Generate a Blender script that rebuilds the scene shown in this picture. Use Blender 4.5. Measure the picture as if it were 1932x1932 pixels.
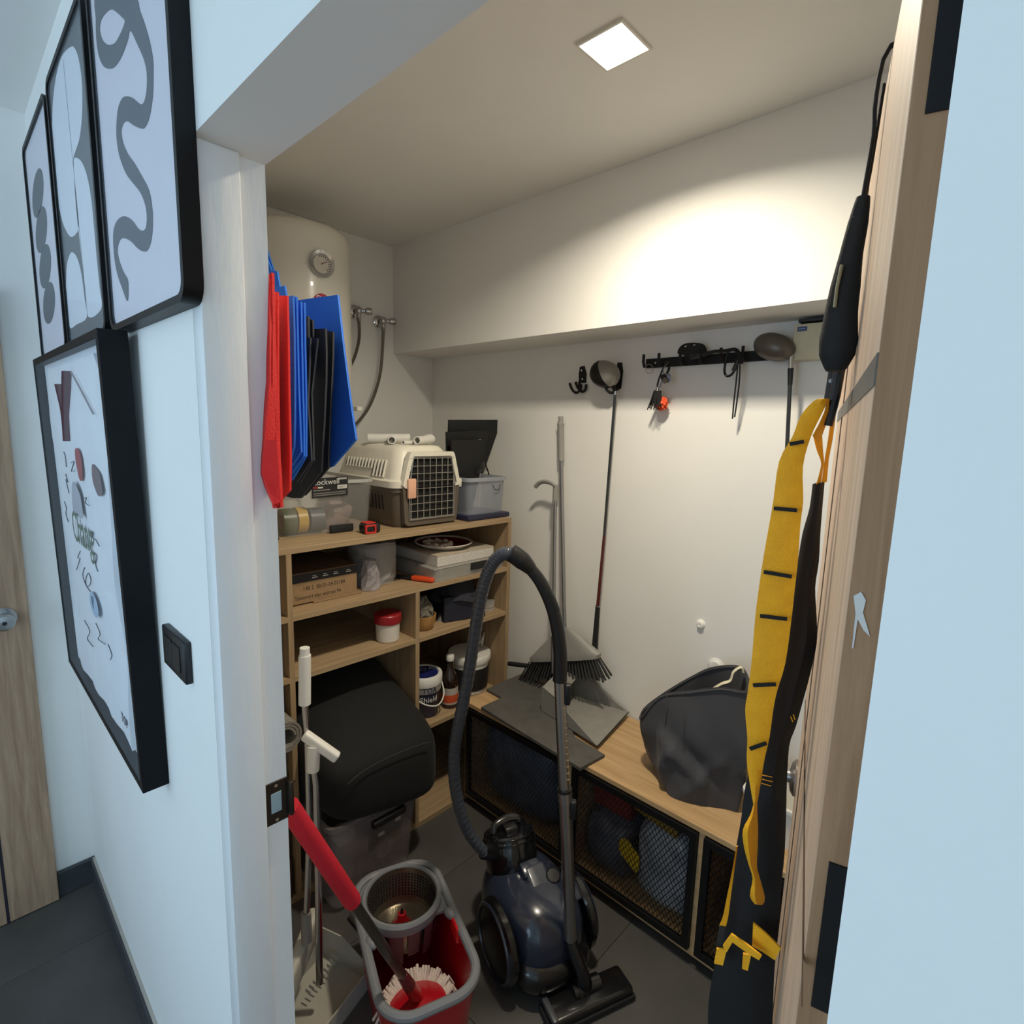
import bpy, bmesh, math, random
from mathutils import Vector, Matrix
random.seed(7)
V = Vector
PI = math.pi
for o in list(bpy.data.objects):
    bpy.data.objects.remove(o, do_unlink=True)
SC = bpy.context.scene
COL = SC.collection

# ------------------------------------------------------------------ camera
cam_d = bpy.data.cameras.new('camera')
cam = bpy.data.objects.new('camera', cam_d)
COL.objects.link(cam)
cam_d.sensor_fit = 'HORIZONTAL'
cam_d.sensor_width = 36.0
cam_d.lens = 36.0 * 1038.8 / 1932.0
cam_d.clip_start = 0.01
_r, _u, _f = V((0.7217,0.6916,0.0285)), V((-0.1234,0.0881,0.9884)), V((-0.6811,0.7169,-0.1489))
cam.matrix_world = Matrix(((_r.x, _u.x, -_f.x, 0.0), (_r.y, _u.y, -_f.y, -0.275), (_r.z, _u.z, -_f.z, 1.664), (0, 0, 0, 1)))
SC.camera = cam

# ------------------------------------------------------------------ light
w = bpy.data.worlds.new('sky_world')
SC.world = w
w.use_nodes = True
w.node_tree.nodes['Background'].inputs[0].default_value = (0.55, 0.75, 1.0, 1)
w.node_tree.nodes['Background'].inputs[1].default_value = 0.6
SC.view_settings.view_transform = 'Standard'
SC.view_settings.look = 'None'
SC.view_settings.gamma = 1.0
SC.view_settings.use_curve_mapping = False
SC.view_settings.exposure = 0.0
LAMP_POWER = 16.5
ld = bpy.data.lights.new('window_daylight', 'AREA')
ld.shape = 'RECTANGLE'
ld.size, ld.size_y = 2.0, 1.5
ld.energy = 26.0
ld.color = (0.57, 0.79, 1.0)
lo = bpy.data.objects.new('window_daylight', ld)
lo.location = (-1.15, -2.16, 1.55)
lo.rotation_euler = (PI / 2, 0, 0)
COL.objects.link(lo)

ld2 = bpy.data.lights.new('added_end_daylight', 'AREA')  # unseen source added at the hall end to put blue light on the left jamb
ld2.shape = 'RECTANGLE'
ld2.size, ld2.size_y = 1.5, 1.5
ld2.energy = 25.0
ld2.color = (0.55, 0.78, 1.0)
lo2 = bpy.data.objects.new('added_end_daylight', ld2)
lo2.location = (2.58, -1.2, 1.55)
lo2.rotation_euler = (PI / 2, 0, PI / 2)
COL.objects.link(lo2)

# ------------------------------------------------------------------ materials
def lin(c):
    def f(v):
        v /= 255.0
        return v / 12.92 if v <= 0.04045 else ((v + 0.055) / 1.055) ** 2.4
    return (f(c[0]), f(c[1]), f(c[2]), 1.0)
MATS = {}
def mat(name, c, rough=0.5, metal=0.0, var=0.06, vscale=18.0, bump=0.0, bscale=120.0, alpha=1.0, coat=0.0, spec=0.5, sheen=0.0, stretch=(1, 1, 1), emit=None):
    if name in MATS:
        return MATS[name]
    m = bpy.data.materials.new(name)
    m.use_nodes = True
    nt = m.node_tree
    b = nt.nodes['Principled BSDF']
    b.inputs['Roughness'].default_value = rough
    b.inputs['Metallic'].default_value = metal
    b.inputs['Specular IOR Level'].default_value = spec
    b.inputs['Coat Weight'].default_value = coat
    b.inputs['Sheen Weight'].default_value = sheen
    b.inputs['Alpha'].default_value = alpha
    tc = nt.nodes.new('ShaderNodeTexCoord')
    mp = nt.nodes.new('ShaderNodeMapping')
    mp.inputs['Scale'].default_value = stretch
    nt.links.new(tc.outputs['Object'], mp.inputs[0])
    if var > 0:
        n = nt.nodes.new('ShaderNodeTexNoise')
        n.inputs['Scale'].default_value = vscale
        n.inputs['Detail'].default_value = 4
        nt.links.new(mp.outputs[0], n.inputs[0])
        r = nt.nodes.new('ShaderNodeValToRGB')
        l = lin(c)
        r.color_ramp.elements[0].position = 0.3
        r.color_ramp.elements[1].position = 0.7
        r.color_ramp.elements[0].color = (l[0] * (1 - var), l[1] * (1 - var), l[2] * (1 - var), 1)
        r.color_ramp.elements[1].color = (min(1, l[0] * (1 + var)), min(1, l[1] * (1 + var)), min(1, l[2] * (1 + var)), 1)
        nt.links.new(n.outputs['Fac'], r.inputs[0])
        nt.links.new(r.outputs[0], b.inputs['Base Color'])
    else:
        b.inputs['Base Color'].default_value = lin(c)
    if bump > 0:
        n2 = nt.nodes.new('ShaderNodeTexNoise')
        n2.inputs['Scale'].default_value = bscale
        n2.inputs['Detail'].default_value = 3
        nt.links.new(mp.outputs[0], n2.inputs[0])
        bp = nt.nodes.new('ShaderNodeBump')
        bp.inputs['Strength'].default_value = bump
        bp.inputs['Distance'].default_value = 0.004
        nt.links.new(n2.outputs['Fac'], bp.inputs['Height'])
        nt.links.new(bp.outputs[0], b.inputs['Normal'])
    if emit:
        b.inputs['Emission Color'].default_value = lin(emit[0])
        b.inputs['Emission Strength'].default_value = emit[1]
    MATS[name] = m
    return m
def wood(name, c1, c2, axis='Y', rough=0.55, fine=60.0):
    if name in MATS:
        return MATS[name]
    m = bpy.data.materials.new(name)
    m.use_nodes = True
    nt = m.node_tree
    b = nt.nodes['Principled BSDF']
    b.inputs['Roughness'].default_value = rough
    b.inputs['Specular IOR Level'].default_value = 0.3
    tc = nt.nodes.new('ShaderNodeTexCoord')
    mp = nt.nodes.new('ShaderNodeMapping')
    s = {'X': (0.06, 1, 1), 'Y': (1, 0.06, 1), 'Z': (1, 1, 0.06), 'D': (1, 1, 0.1)}[axis]
    mp.inputs['Scale'].default_value = s
    if axis == 'D':
        mp.inputs['Rotation'].default_value = (0.6, 0.0, 0)
    nt.links.new(tc.outputs['Object'], mp.inputs[0])
    n = nt.nodes.new('ShaderNodeTexNoise')
    n.inputs['Scale'].default_value = fine
    n.inputs['Detail'].default_value = 6
    n.inputs['Roughness'].default_value = 0.65
    n.inputs['Distortion'].default_value = 0.6
    nt.links.new(mp.outputs[0], n.inputs[0])
    r = nt.nodes.new('ShaderNodeValToRGB')
    r.color_ramp.elements[0].position = 0.32
    r.color_ramp.elements[1].position = 0.68
    r.color_ramp.elements[0].color = lin(c1)
    r.color_ramp.elements[1].color = lin(c2)
    nt.links.new(n.outputs['Fac'], r.inputs[0])
    nt.links.new(r.outputs[0], b.inputs['Base Color'])
    bp = nt.nodes.new('ShaderNodeBump')
    bp.inputs['Strength'].default_value = 0.12
    bp.inputs['Distance'].default_value = 0.002
    nt.links.new(n.outputs['Fac'], bp.inputs['Height'])
    nt.links.new(bp.outputs[0], b.inputs['Normal'])
    MATS[name] = m
    return m

# ------------------------------------------------------------------ mesh tools
def frame_from(d):
    d = V(d).normalized()
    a = V((0, 0, 1)) if abs(d.z) < 0.95 else V((1, 0, 0))
    x = d.cross(a).normalized()
    y = d.cross(x).normalized()
    return x, y, d
class MB:
    def __init__(s):
        s.bm = bmesh.new()
    def face(s, pts):
        vs = [s.bm.verts.new(p) for p in pts]
        try:
            return s.bm.faces.new(vs)
        except ValueError:
            return None
    def box(s, lo, hi, M=None, bev=0.0, seg=2):
        lo, hi = V(lo), V(hi)
        g = bmesh.ops.create_cube(s.bm, size=1.0)['verts']
        c, d = (lo + hi) / 2, hi - lo
        for v in g:
            v.co = V((v.co.x * d.x + c.x, v.co.y * d.y + c.y, v.co.z * d.z + c.z))
        if bev > 0:
            es = list({e for v in g for e in v.link_edges})
            r = bmesh.ops.bevel(s.bm, geom=es, offset=bev, segments=seg, affect='EDGES', profile=0.5)
            g = list({v for f in r['faces'] for v in f.verts} | {v for v in g if v.is_valid})
        if M is not None:
            for v in g:
                v.co = M @ v.co
        return s
    def obox(s, c, ax, size, bev=0.0, seg=2):
        # box with centre c, axes ax (3 vectors) and size
        ax = [V(a).normalized() for a in ax]
        M = Matrix(((ax[0].x, ax[1].x, ax[2].x, c[0]), (ax[0].y, ax[1].y, ax[2].y, c[1]), (ax[0].z, ax[1].z, ax[2].z, c[2]), (0, 0, 0, 1)))
        h = V(size) / 2
        return s.box(-h, h, M, bev, seg)
    def loft(s, rings, closed=True, caps=True):
        R = [[s.bm.verts.new(p) for p in r] for r in rings]
        n = len(R[0])
        for a, b in zip(R[:-1], R[1:]):
            for i in range(n if closed else n - 1):
                j = (i + 1) % n
                try:
                    s.bm.faces.new((a[i], a[j], b[j], b[i]))
                except ValueError:
                    pass
        if caps and closed:
            for r in (R[0], R[-1]):
                try:
                    s.bm.faces.new(r)
                except ValueError:
                    pass
        return s
    def cyl(s, p0, p1, r0, r1=None, n=18, caps=True):
        r1 = r0 if r1 is None else r1
        p0, p1 = V(p0), V(p1)
        x, y, _ = frame_from(p1 - p0)
        ring = lambda p, r: [p + x * (r * math.cos(2 * PI * i / n)) + y * (r * math.sin(2 * PI * i / n)) for i in range(n)]
        return s.loft([ring(p0, r0), ring(p1, r1)], True, caps)
    def tube(s, pts, r, n=10, closed=False, caps=True, rf=None, flat=None):
        pts = [V(p) for p in pts]
        m = len(pts)
        rings = []
        x = None
        for i, p in enumerate(pts):
            if closed:
                d = pts[(i + 1) % m] - pts[i - 1]
            else:
                d = pts[min(i + 1, m - 1)] - pts[max(i - 1, 0)]
            if d.length < 1e-9:
                d = V((0, 0, 1))
            d.normalize()
            if x is None:
                x, y, _ = frame_from(d)
            else:
                x = (x - d * x.dot(d))
                if x.length < 1e-6:
                    x, y, _ = frame_from(d)
                x.normalize()
            y = d.cross(x).normalized()
            rr = rf(i / (m - 1)) if rf else r
            k = flat or 1.0
            rings.append([p + x * (rr * math.cos(2 * PI * j / n)) + y * (rr * k * math.sin(2 * PI * j / n)) for j in range(n)])
        if closed:
            rings.append(rings[0])
            return s.loft(rings, True, False)
        return s.loft(rings, True, caps)
    def lathe(s, prof, o=(0, 0, 0), ax=(0, 0, 1), n=28, caps=True):
        o = V(o)
        x, y, d = frame_from(ax)
        return s.loft([[o + d * h + x * (r * math.cos(2 * PI * i / n)) + y * (r * math.sin(2 * PI * i / n)) for i in range(n)] for r, h in prof], True, caps)
    def prism(s, pts, vec):
        pts = [V(p) for p in pts]
        vec = V(vec)
        a = [s.bm.verts.new(p) for p in pts]
        b = [s.bm.verts.new(p + vec) for p in pts]
        n = len(a)
        s.bm.faces.new(a)
        s.bm.faces.new(b)
        for i in range(n):
            j = (i + 1) % n
            s.bm.faces.new((a[i], a[j], b[j], b[i]))
        return s
    def sheet(s, rows, off):
        # rows of points; closed slab whose back is shifted by off (vector)
        off = V(off)
        A = [[s.bm.verts.new(V(p)) for p in r] for r in rows]
        B = [[s.bm.verts.new(V(p) + off) for p in r] for r in rows]
        R, n = len(A), len(A[0])
        F = s.bm.faces.new
        for i in range(R - 1):
            for j in range(n - 1):
                F((A[i][j], A[i][j + 1], A[i + 1][j + 1], A[i + 1][j]))
                F((B[i][j], B[i + 1][j], B[i + 1][j + 1], B[i][j + 1]))
            F((A[i][0], A[i + 1][0], B[i + 1][0], B[i][0]))
            F((A[i][-1], B[i][-1], B[i + 1][-1], A[i + 1][-1]))
        for j in range(n - 1):
            F((A[0][j], B[0][j], B[0][j + 1], A[0][j + 1]))
            F((A[-1][j], A[-1][j + 1], B[-1][j + 1], B[-1][j]))
        return s
    def ell(s, c, r, M=None, seg=20, ring=12, p=1.0):
        # superellipsoid (p<1 boxier)
        c, r = V(c), V(r)
        sg = lambda v: math.copysign(abs(v) ** p, v)
        rows = []
        for i in range(1, ring):
            t = -PI / 2 + PI * i / ring
            rows.append([V((sg(math.cos(t)) * sg(math.cos(2 * PI * j / seg)) * r.x, sg(math.cos(t)) * sg(math.sin(2 * PI * j / seg)) * r.y, sg(math.sin(t)) * r.z)) for j in range(seg)])
        T = (lambda q: c + (M @ q)) if M is not None else (lambda q: c + q)
        rows = [[T(q) for q in rw] for rw in rows]
        R = [[s.bm.verts.new(q) for q in rw] for rw in rows]
        for a, b in zip(R[:-1], R[1:]):
            for i in range(seg):
                j = (i + 1) % seg
                s.bm.faces.new((a[i], a[j], b[j], b[i]))
        lo, hi = s.bm.verts.new(T(V((0, 0, -r.z)))), s.bm.verts.new(T(V((0, 0, r.z))))
        for i in range(seg):
            j = (i + 1) % seg
            s.bm.faces.new((R[0][j], R[0][i], lo))
            s.bm.faces.new((R[-1][i], R[-1][j], hi))
        return s
WL = {}
def rotm(a, b, c):
    return Matrix(((a[0], b[0], c[0]), (a[1], b[1], c[1]), (a[2], b[2], c[2])))
def link_mesh(name, me, m, parent, smooth):
    me.validate()
    if smooth:
        for p in me.polygons:
            p.use_smooth = True
        me.set_sharp_from_angle(angle=math.radians(smooth))
    n = len(me.vertices)
    co = [0.0] * (3 * n)
    me.vertices.foreach_get('co', co)
    xs, ys, zs = co[0::3], co[1::3], co[2::3]
    c = V(((min(xs) + max(xs)) / 2, (min(ys) + max(ys)) / 2, min(zs)))
    me.transform(Matrix.Translation(-c))
    o = bpy.data.objects.new(name, me)
    COL.objects.link(o)
    if m:
        me.materials.append(m)
    if parent:
        o.parent = parent
        o.location = c - WL[parent.name]
    else:
        o.location = c
    WL[o.name] = c
    return o
def cut(mb, co, no):
    # keep the half behind the plane, close the cut
    g = mb.bm.verts[:] + mb.bm.edges[:] + mb.bm.faces[:]
    r = bmesh.ops.bisect_plane(mb.bm, geom=g, plane_co=co, plane_no=no, clear_outer=True)
    bmesh.ops.holes_fill(mb.bm, edges=[e for e in mb.bm.edges if e.is_boundary])
    return mb
def smoothrows(rows, k=3):
    cols = [smoothpts([r[j] for r in rows], k) for j in range(len(rows[0]))]
    return [[c[i] for c in cols] for i in range(len(cols[0]))]
def obj(name, mb, m, parent=None, smooth=35):
    bmesh.ops.recalc_face_normals(mb.bm, faces=mb.bm.faces)
    me = bpy.data.meshes.new(name)
    mb.bm.to_mesh(me)
    mb.bm.free()
    return link_mesh(name, me, m, parent, smooth)
def tag(o, label, cat, group=None):
    o['label'] = label
    o['category'] = cat
    if group:
        o['group'] = group
    return o
def thing(name, label, cat, loc, group=None, rot=None):
    o = bpy.data.objects.new(name, None)
    o.empty_display_size = 0.05
    COL.objects.link(o)
    o.location = loc
    if rot:
        o.rotation_euler = rot
        WL[o.name] = V((0, 0, 0))
    else:
        WL[o.name] = V(loc)
    return tag(o, label, cat, group)
def struct(name, mb, m, label=None, smooth=35):
    o = obj(name, mb, m, None, smooth)
    o['kind'] = 'structure'
    if label:
        o['label'] = label
    return o
def curve_mesh(splines, ext):
    # flat filled outline (with holes), thickness ext, in the local XY plane
    cu = bpy.data.curves.new('outline', 'CURVE')
    cu.dimensions = '2D'
    cu.fill_mode = 'BOTH'
    cu.extrude = ext
    for pts in splines:
        sp = cu.splines.new('POLY')
        sp.points.add(len(pts) - 1)
        for q, p in zip(sp.points, pts):
            q.co = (p[0], p[1], 0, 1)
        sp.use_cyclic_u = True
    ob = bpy.data.objects.new('outline', cu)
    me = bpy.data.meshes.new_from_object(ob)
    bpy.data.objects.remove(ob)
    bpy.data.curves.remove(cu)
    return me
def text_mesh(s, size, ext, align='LEFT'):
    cu = bpy.data.curves.new('lettering', 'FONT')
    cu.body = s
    cu.size = size
    cu.extrude = ext
    cu.align_x = align
    cu.resolution_u = 2
    ob = bpy.data.objects.new('lettering', cu)
    me = bpy.data.meshes.new_from_object(ob)
    bpy.data.objects.remove(ob)
    bpy.data.curves.remove(cu)
    return me
def place(me, o, x, y):
    x, y = V(x).normalized(), V(y).normalized()
    z = x.cross(y)
    me.transform(Matrix(((x.x, y.x, z.x, o[0]), (x.y, y.y, z.y, o[1]), (x.z, y.z, z.z, o[2]), (0, 0, 0, 1))))
    return me
def text(name, s, size, o, x, y, m, parent, ext=0.0004, align='LEFT', stretch=1.0):
    me = text_mesh(s, size, ext, align)
    if stretch != 1.0:
        me.transform(Matrix.Diagonal((stretch, 1, 1, 1)))
    return link_mesh(name, place(me, o, x, y), m, parent, 0)
def smoothpts(pts, k=6, closed=False):
    pts = [V(p) for p in pts]
    n = len(pts)
    out = []
    rng = range(n) if closed else range(n - 1)
    for i in rng:
        p0 = pts[i - 1] if (closed or i > 0) else pts[0]
        p1, p2 = pts[i], pts[(i + 1) % n]
        p3 = pts[(i + 2) % n] if (closed or i + 2 < n) else pts[-1]
        for j in range(k):
            t = j / k
            out.append(0.5 * ((2 * p1) + (p2 - p0) * t + (2 * p0 - 5 * p1 + 4 * p2 - p3) * t * t + (3 * p1 - p0 - 3 * p2 + p3) * t ** 3))
    if not closed:
        out.append(pts[-1])
    return out
def rrect(w, h, r, k=6):
    out = []
    for cx, cy, a in ((w / 2 - r, h / 2 - r, 0), (-w / 2 + r, h / 2 - r, 90), (-w / 2 + r, -h / 2 + r, 180), (w / 2 - r, -h / 2 + r, 270)):
        for i in range(k + 1):
            t = math.radians(a + 90 * i / k)
            out.append((cx + r * math.cos(t), cy + r * math.sin(t)))
    return out

# common materials
BLACK = mat('black_plastic', (20, 20, 22), 0.42, var=0.1)
BLACKM = mat('black_matt', (24, 24, 25), 0.8, var=0.12, bump=0.15)
DARK = mat('dark_rubber', (30, 31, 33), 0.6, var=0.1)
CHROME = mat('chrome', (190, 190, 192), 0.16, 1.0, var=0.03)
STEEL = mat('brushed_steel', (170, 170, 170), 0.32, 1.0, var=0.08, stretch=(1, 1, 0.1))
WHITEP = mat('white_plastic', (222, 220, 212), 0.4, var=0.03)
CREAM = mat('cream_plastic', (224, 219, 202), 0.42, var=0.04)
GREYP = mat('grey_plastic', (150, 148, 143), 0.5, var=0.06)
CLEAR = mat('clear_plastic', (205, 205, 205), 0.18, var=0.03, alpha=0.16)
CLOUDY = mat('frosted_plastic', (178, 178, 174), 0.35, var=0.06, alpha=0.6)
FILM = mat('plastic_film', (205, 203, 200), 0.2, var=0.1, alpha=0.35, bump=0.5, bscale=60)
GLASS = mat('picture_glass', (215, 225, 235), 0.04, var=0.0, alpha=0.08)
RED = mat('red_plastic', (176, 20, 34), 0.35, var=0.05)

# ================================================================== the setting
WALL = mat('painted_plaster', (239, 238, 233), 0.72, var=0.02, vscale=3.0, bump=0.12, bscale=35, spec=0.3)
PAINT = mat('brushed_white_paint', (230, 230, 228), 0.45, var=0.03, vscale=8.0, bump=0.35, bscale=40, stretch=(1, 1, 0.25))
TILE = mat('dark_floor_tile', (76, 74, 71), 0.5, var=0.18, vscale=5.0, bump=0.05, bscale=60)
GROUT = mat('tile_grout', (56, 55, 53), 0.9)
SKIRT = mat('dark_skirting_tile', (62, 65, 68), 0.4, var=0.12)
DOORW = wood('door_veneer', (196, 166, 138), (226, 198, 172), 'D', 0.5, 45)
DOORE = wood('door_lipping', (142, 108, 78), (180, 142, 108), 'Z', 0.6, 50)
HALLD = wood('hall_door_veneer', (146, 118, 94), (184, 154, 126), 'Z', 0.5, 55)
XR, LINT, CEIL = -0.041, 2.038, 2.547

# floor: grout bed with separate tiles
fl = MB().box((-2.62, -2.35, -0.12), (2.75, 1.8, -0.003))
floor = struct('floor', fl, GROUT)
tile_me = None
nx, ny, ts, gap = 9, 7, 0.6, 0.0016
for i in range(nx):
    for j in range(ny):
        x0, y0 = -2.62 + i * ts, -2.36 + j * ts
        if x0 > 2.6 or y0 > 1.7:
            continue
        if tile_me is None:
            t = obj('tile', MB().box((x0 + gap / 2, y0 + gap / 2, -0.012), (x0 + ts - gap / 2, y0 + ts - gap / 2, 0.0), bev=0.001, seg=1), TILE, floor)
            tile_me = t.data
            base_c = WL[t.name].copy()
            base_ij = (x0, y0)
        else:
            t = bpy.data.objects.new('tile', tile_me)
            COL.objects.link(t)
            t.parent = floor
            t.location = base_c + V((x0 - base_ij[0], y0 - base_ij[1], 0)) - WL[floor.name]

struct('ceiling', MB().box((-2.62, -2.35, CEIL), (2.75, 1.8, CEIL + 0.1)), WALL)
wf = MB()
wf.box((-2.62, 0.0, 0.0), (-0.905, 0.10, CEIL))
wf.box((XR, 0.0, 0.0), (2.62, 0.10, CEIL))
wf.box((-0.905, 0.0, LINT + 0.012), (XR, 0.10, CEIL))
struct('wall_front', wf, WALL)
struct('wall_left', MB().box((-2.62, 0.10, 0.0), (-2.47, 1.8, CEIL)), WALL)
struct('wall_back', MB().box((-2.47, 1.66, 0.0), (0.5, 1.8, 2.03)), WALL)
struct('wall_soffit', MB().box((-2.47, 1.405, 2.03), (0.5, 1.8, CEIL)), WALL)
struct('wall_right', MB().box((0.36, 0.10, 0.0), (0.5, 1.66, 2.03)).box((0.36, 0.10, 2.03), (0.5, 1.405, CEIL)), WALL)
struct('wall_far', MB().box((-2.62, -2.35, 0.0), (-2.305, 0.0, CEIL)), WALL)
we = MB()
we.box((2.62, -2.35, 0.0), (2.75, -2.0, CEIL)).box((2.62, -0.4, 0.0), (2.75, 0.10, CEIL))
we.box((2.62, -2.0, 0.0), (2.75, -0.4, 0.75)).box((2.62, -2.0, 2.35), (2.75, -0.4, CEIL))
struct('wall_end', we, WALL)
w2 = MB()  # frame of the unseen window added for the jamb light
w2.box((2.66, -2.0, 0.75), (2.72, -0.4, 0.80)).box((2.66, -2.0, 2.30), (2.72, -0.4, 2.35))
for y in (-2.0, -1.225, -0.45):
    w2.box((2.66, y, 0.80), (2.72, y + 0.05, 2.30))
struct('window_added', w2, BLACK)
wh = MB()
wh.box((-2.305, -2.35, 0.0), (-2.2, -2.2, CEIL))
wh.box((-0.1, -2.35, 0.0), (2.62, -2.2, CEIL))
wh.box((-2.2, -2.35, 0.0), (-0.1, -2.2, 0.7))
wh.box((-2.2, -2.35, 2.4), (-0.1, -2.2, CEIL))
struct('wall_hall', wh, WALL)
wn = MB()
wn.box((-2.2, -2.32, 0.7), (-0.1, -2.25, 0.75))
wn.box((-2.2, -2.32, 2.35), (-0.1, -2.25, 2.4))
for x in (-2.2, -1.175, -0.15):
    wn.box((x, -2.32, 0.75), (x + 0.05, -2.25, 2.35))
win = struct('window_1', wn, BLACK)
# door lining of the storage room: jamb, rebate and head
jb = struct('trim_1', MB().box((-0.905, 0.0, 0.0), (-0.867, 0.060, LINT), bev=0.002, seg=2).box((-0.905, 0.058, 0.0), (-0.879, 0.100, LINT)), PAINT, 'white painted door jamb with rebate')
st = obj('strike_plate', MB().box((-0.8795, 0.0625, 0.978), (-0.8765, 0.101, 1.056), bev=0.001, seg=1).tube([(-0.878, 0.100, 1.047), (-0.874, 0.106, 1.047), (-0.867, 0.109, 1.047)], 0.0015, 6).box((-0.879, 0.098, 0.985), (-0.866, 0.108, 1.049), bev=0.004), mat('bronzed_steel', (62, 54, 48), 0.42, 0.8, var=0.1), jb)
obj('latch_hole', MB().box((-0.8772, 0.071, 0.999), (-0.8758, 0.089, 1.036), bev=0.0006, seg=1), mat('latch_hole_paint', (150, 170, 178), 0.7), st)
for z in (0.985, 1.049):
    obj('screw', MB().cyl((-0.8766, 0.080, z), (-0.8756, 0.080, z), 0.003, n=10), CHROME, st)
struct('trim_2', MB().box((-0.905, 0.0, LINT), (XR, 0.10, LINT + 0.012)), WALL)
struct('trim_3', MB().box((-2.47, 0.10, 2.500), (-2.43, 1.05, 2.547), bev=0.008).tube([(-2.45, 0.72, 2.505), (-2.425, 0.725, 2.52), (-2.43, 0.73, 2.545)], 0.003, 6), WALL, 'rough plaster ledge along ceiling above heater')
struct('baseboard_front', MB().box((-2.289, -0.014, 0.0), (-0.905, 0.0, 0.090), bev=0.002, seg=1), SKIRT)
struct('baseboard_cap', MB().box((-2.289, -0.008, 0.090), (-0.905, 0.0, 0.0945)), mat('skirting_grout', (176, 168, 158), 0.8))
struct('baseboard_far', MB().box((-2.305, -0.107, 0.0), (-2.289, 0.0, 0.090), bev=0.002, seg=1), SKIRT)
struct('baseboard_right', MB().box((XR, -0.014, 0.0), (2.62, 0.0, 0.090), bev=0.002, seg=1), SKIRT)
# hall door far left
d1 = struct('door_1', MB().box((-2.305, -0.95, 0.003), (-2.272, -0.109, 2.03), bev=0.0015, seg=1), HALLD, 'oak veneer hall door with round steel knob')
obj('inlay_strip', MB().box((-2.2725, -0.244, 0.003), (-2.2715, -0.236, 2.03)), mat('inlay_dark', (40, 34, 44), 0.5), d1)
kn = obj('door_knob', MB().lathe([(0.001, 0.0), (0.033, 0.0), (0.034, 0.004), (0.026, 0.010), (0.012, 0.013), (0.011, 0.028), (0.020, 0.034), (0.027, 0.044), (0.027, 0.054), (0.020, 0.062), (0.001, 0.064)], (-2.272, -0.172, 1.036), (1, 0, 0), 28), STEEL, d1)
obj('keyhole', MB().cyl((-2.209, -0.172, 1.036), (-2.2065, -0.172, 1.036), 0.006, n=12), BLACK, kn)

# the storage room door, swung inwards on the right jamb (axes: DU along, DN outwards from its hall face)
DU, DN, DP = V((-0.2538,0.9673,0.0)), V((-0.9673,-0.2538,0.0)), V((-0.035,0.1,0.0))
UPZ = V((0, 0, 1))
def dpt(s, o, z):
    # o = 0 on the room face, grows towards the hall face (0.038) and beyond
    return DP + DU * s + DN * o + UPZ * z
DAX = (DU, DN, UPZ)
d2m = MB().obox(dpt(0.40, 0.019, 1.012), DAX, (0.80, 0.038, 2.015), bev=0.001, seg=1)
d2 = struct('door_2', d2m, DOORW, 'pale oak veneer door swung open into the storage room')
obj('door_edge', MB().obox(dpt(-0.0008, 0.019, 1.012), DAX, (0.0016, 0.0375, 2.014)), DOORE, d2)
HG = mat('black_hinge', (22, 23, 26), 0.5, 0.5, var=0.08)
for z0, z1 in ((1.829, 1.93), (1.297, 1.402), (0.25, 0.35)):
    h = obj('hinge', MB().obox(dpt(-0.0022, 0.0155, (z0 + z1) / 2), DAX, (0.0014, 0.031, z1 - z0)).cyl(dpt(-0.003, -0.004, z0), dpt(-0.003, -0.004, z1), 0.005, n=12), HG, d2)
    for k in (0.25, 0.75):
        p = dpt(-0.003, 0.018, z0 + (z1 - z0) * k)
        obj('screw', MB().cyl(p, p - DU * 0.0012, 0.0035, n=10), BLACK, h)
obj('inlay_strip', MB().obox(dpt(0.40, 0.0382, 1.7025), DAX, (0.802, 0.001, 0.018)), mat('grey_inlay', (98, 94, 88), 0.45), d2)
g = MB()
g.prism([V(p) for p in [(-0.2758,0.8666,1.1548),(-0.1475,0.3774,1.2607),(-0.0903,0.1596,1.3096),(-0.0615,0.0497,1.3327),(-0.0601,0.0443,1.3385),(-0.088,0.1507,1.3172),(-0.1423,0.3576,1.2734),(-0.2646,0.8237,1.1743)]], DN * 0.0005)
obj('groove_line', g, mat('groove_shadow', (92, 72, 56), 0.8), d2)
for s_ in (0.52, 0.545):
    obj('groove_line', MB().obox(dpt(s_, 0.0382, 1.0), DAX, (0.006, 0.001, 1.98)), MATS['groove_shadow'], d2)
kn2 = obj('door_knob', MB().lathe([(0.001, 0.0), (0.033, 0.0), (0.034, 0.004), (0.026, 0.010), (0.012, 0.013), (0.011, 0.028), (0.020, 0.034), (0.027, 0.044), (0.027, 0.054), (0.020, 0.062), (0.001, 0.064)], dpt(0.745, 0.038, 1.02), DN, 28), STEEL, d2)
sp = MB()
c0 = dpt(-0.0019, 0.0315, 1.557)
sp.prism([c0 + DN * a * .7 + UPZ * b * .75 for a, b in ((0.006, 0.022), (0.001, 0.026), (-0.003, 0.020), (-0.002, 0.010), (-0.006, 0.0), (-0.009, -0.008), (-0.004, -0.004), (0.001, 0.004), (0.0015, -0.020), (0.0025, -0.020), (0.003, 0.008))], -DU * 0.0006)
obj('paint_splash', sp, mat('white_paint_spot', (214, 212, 208), 0.6), d2)
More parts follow.
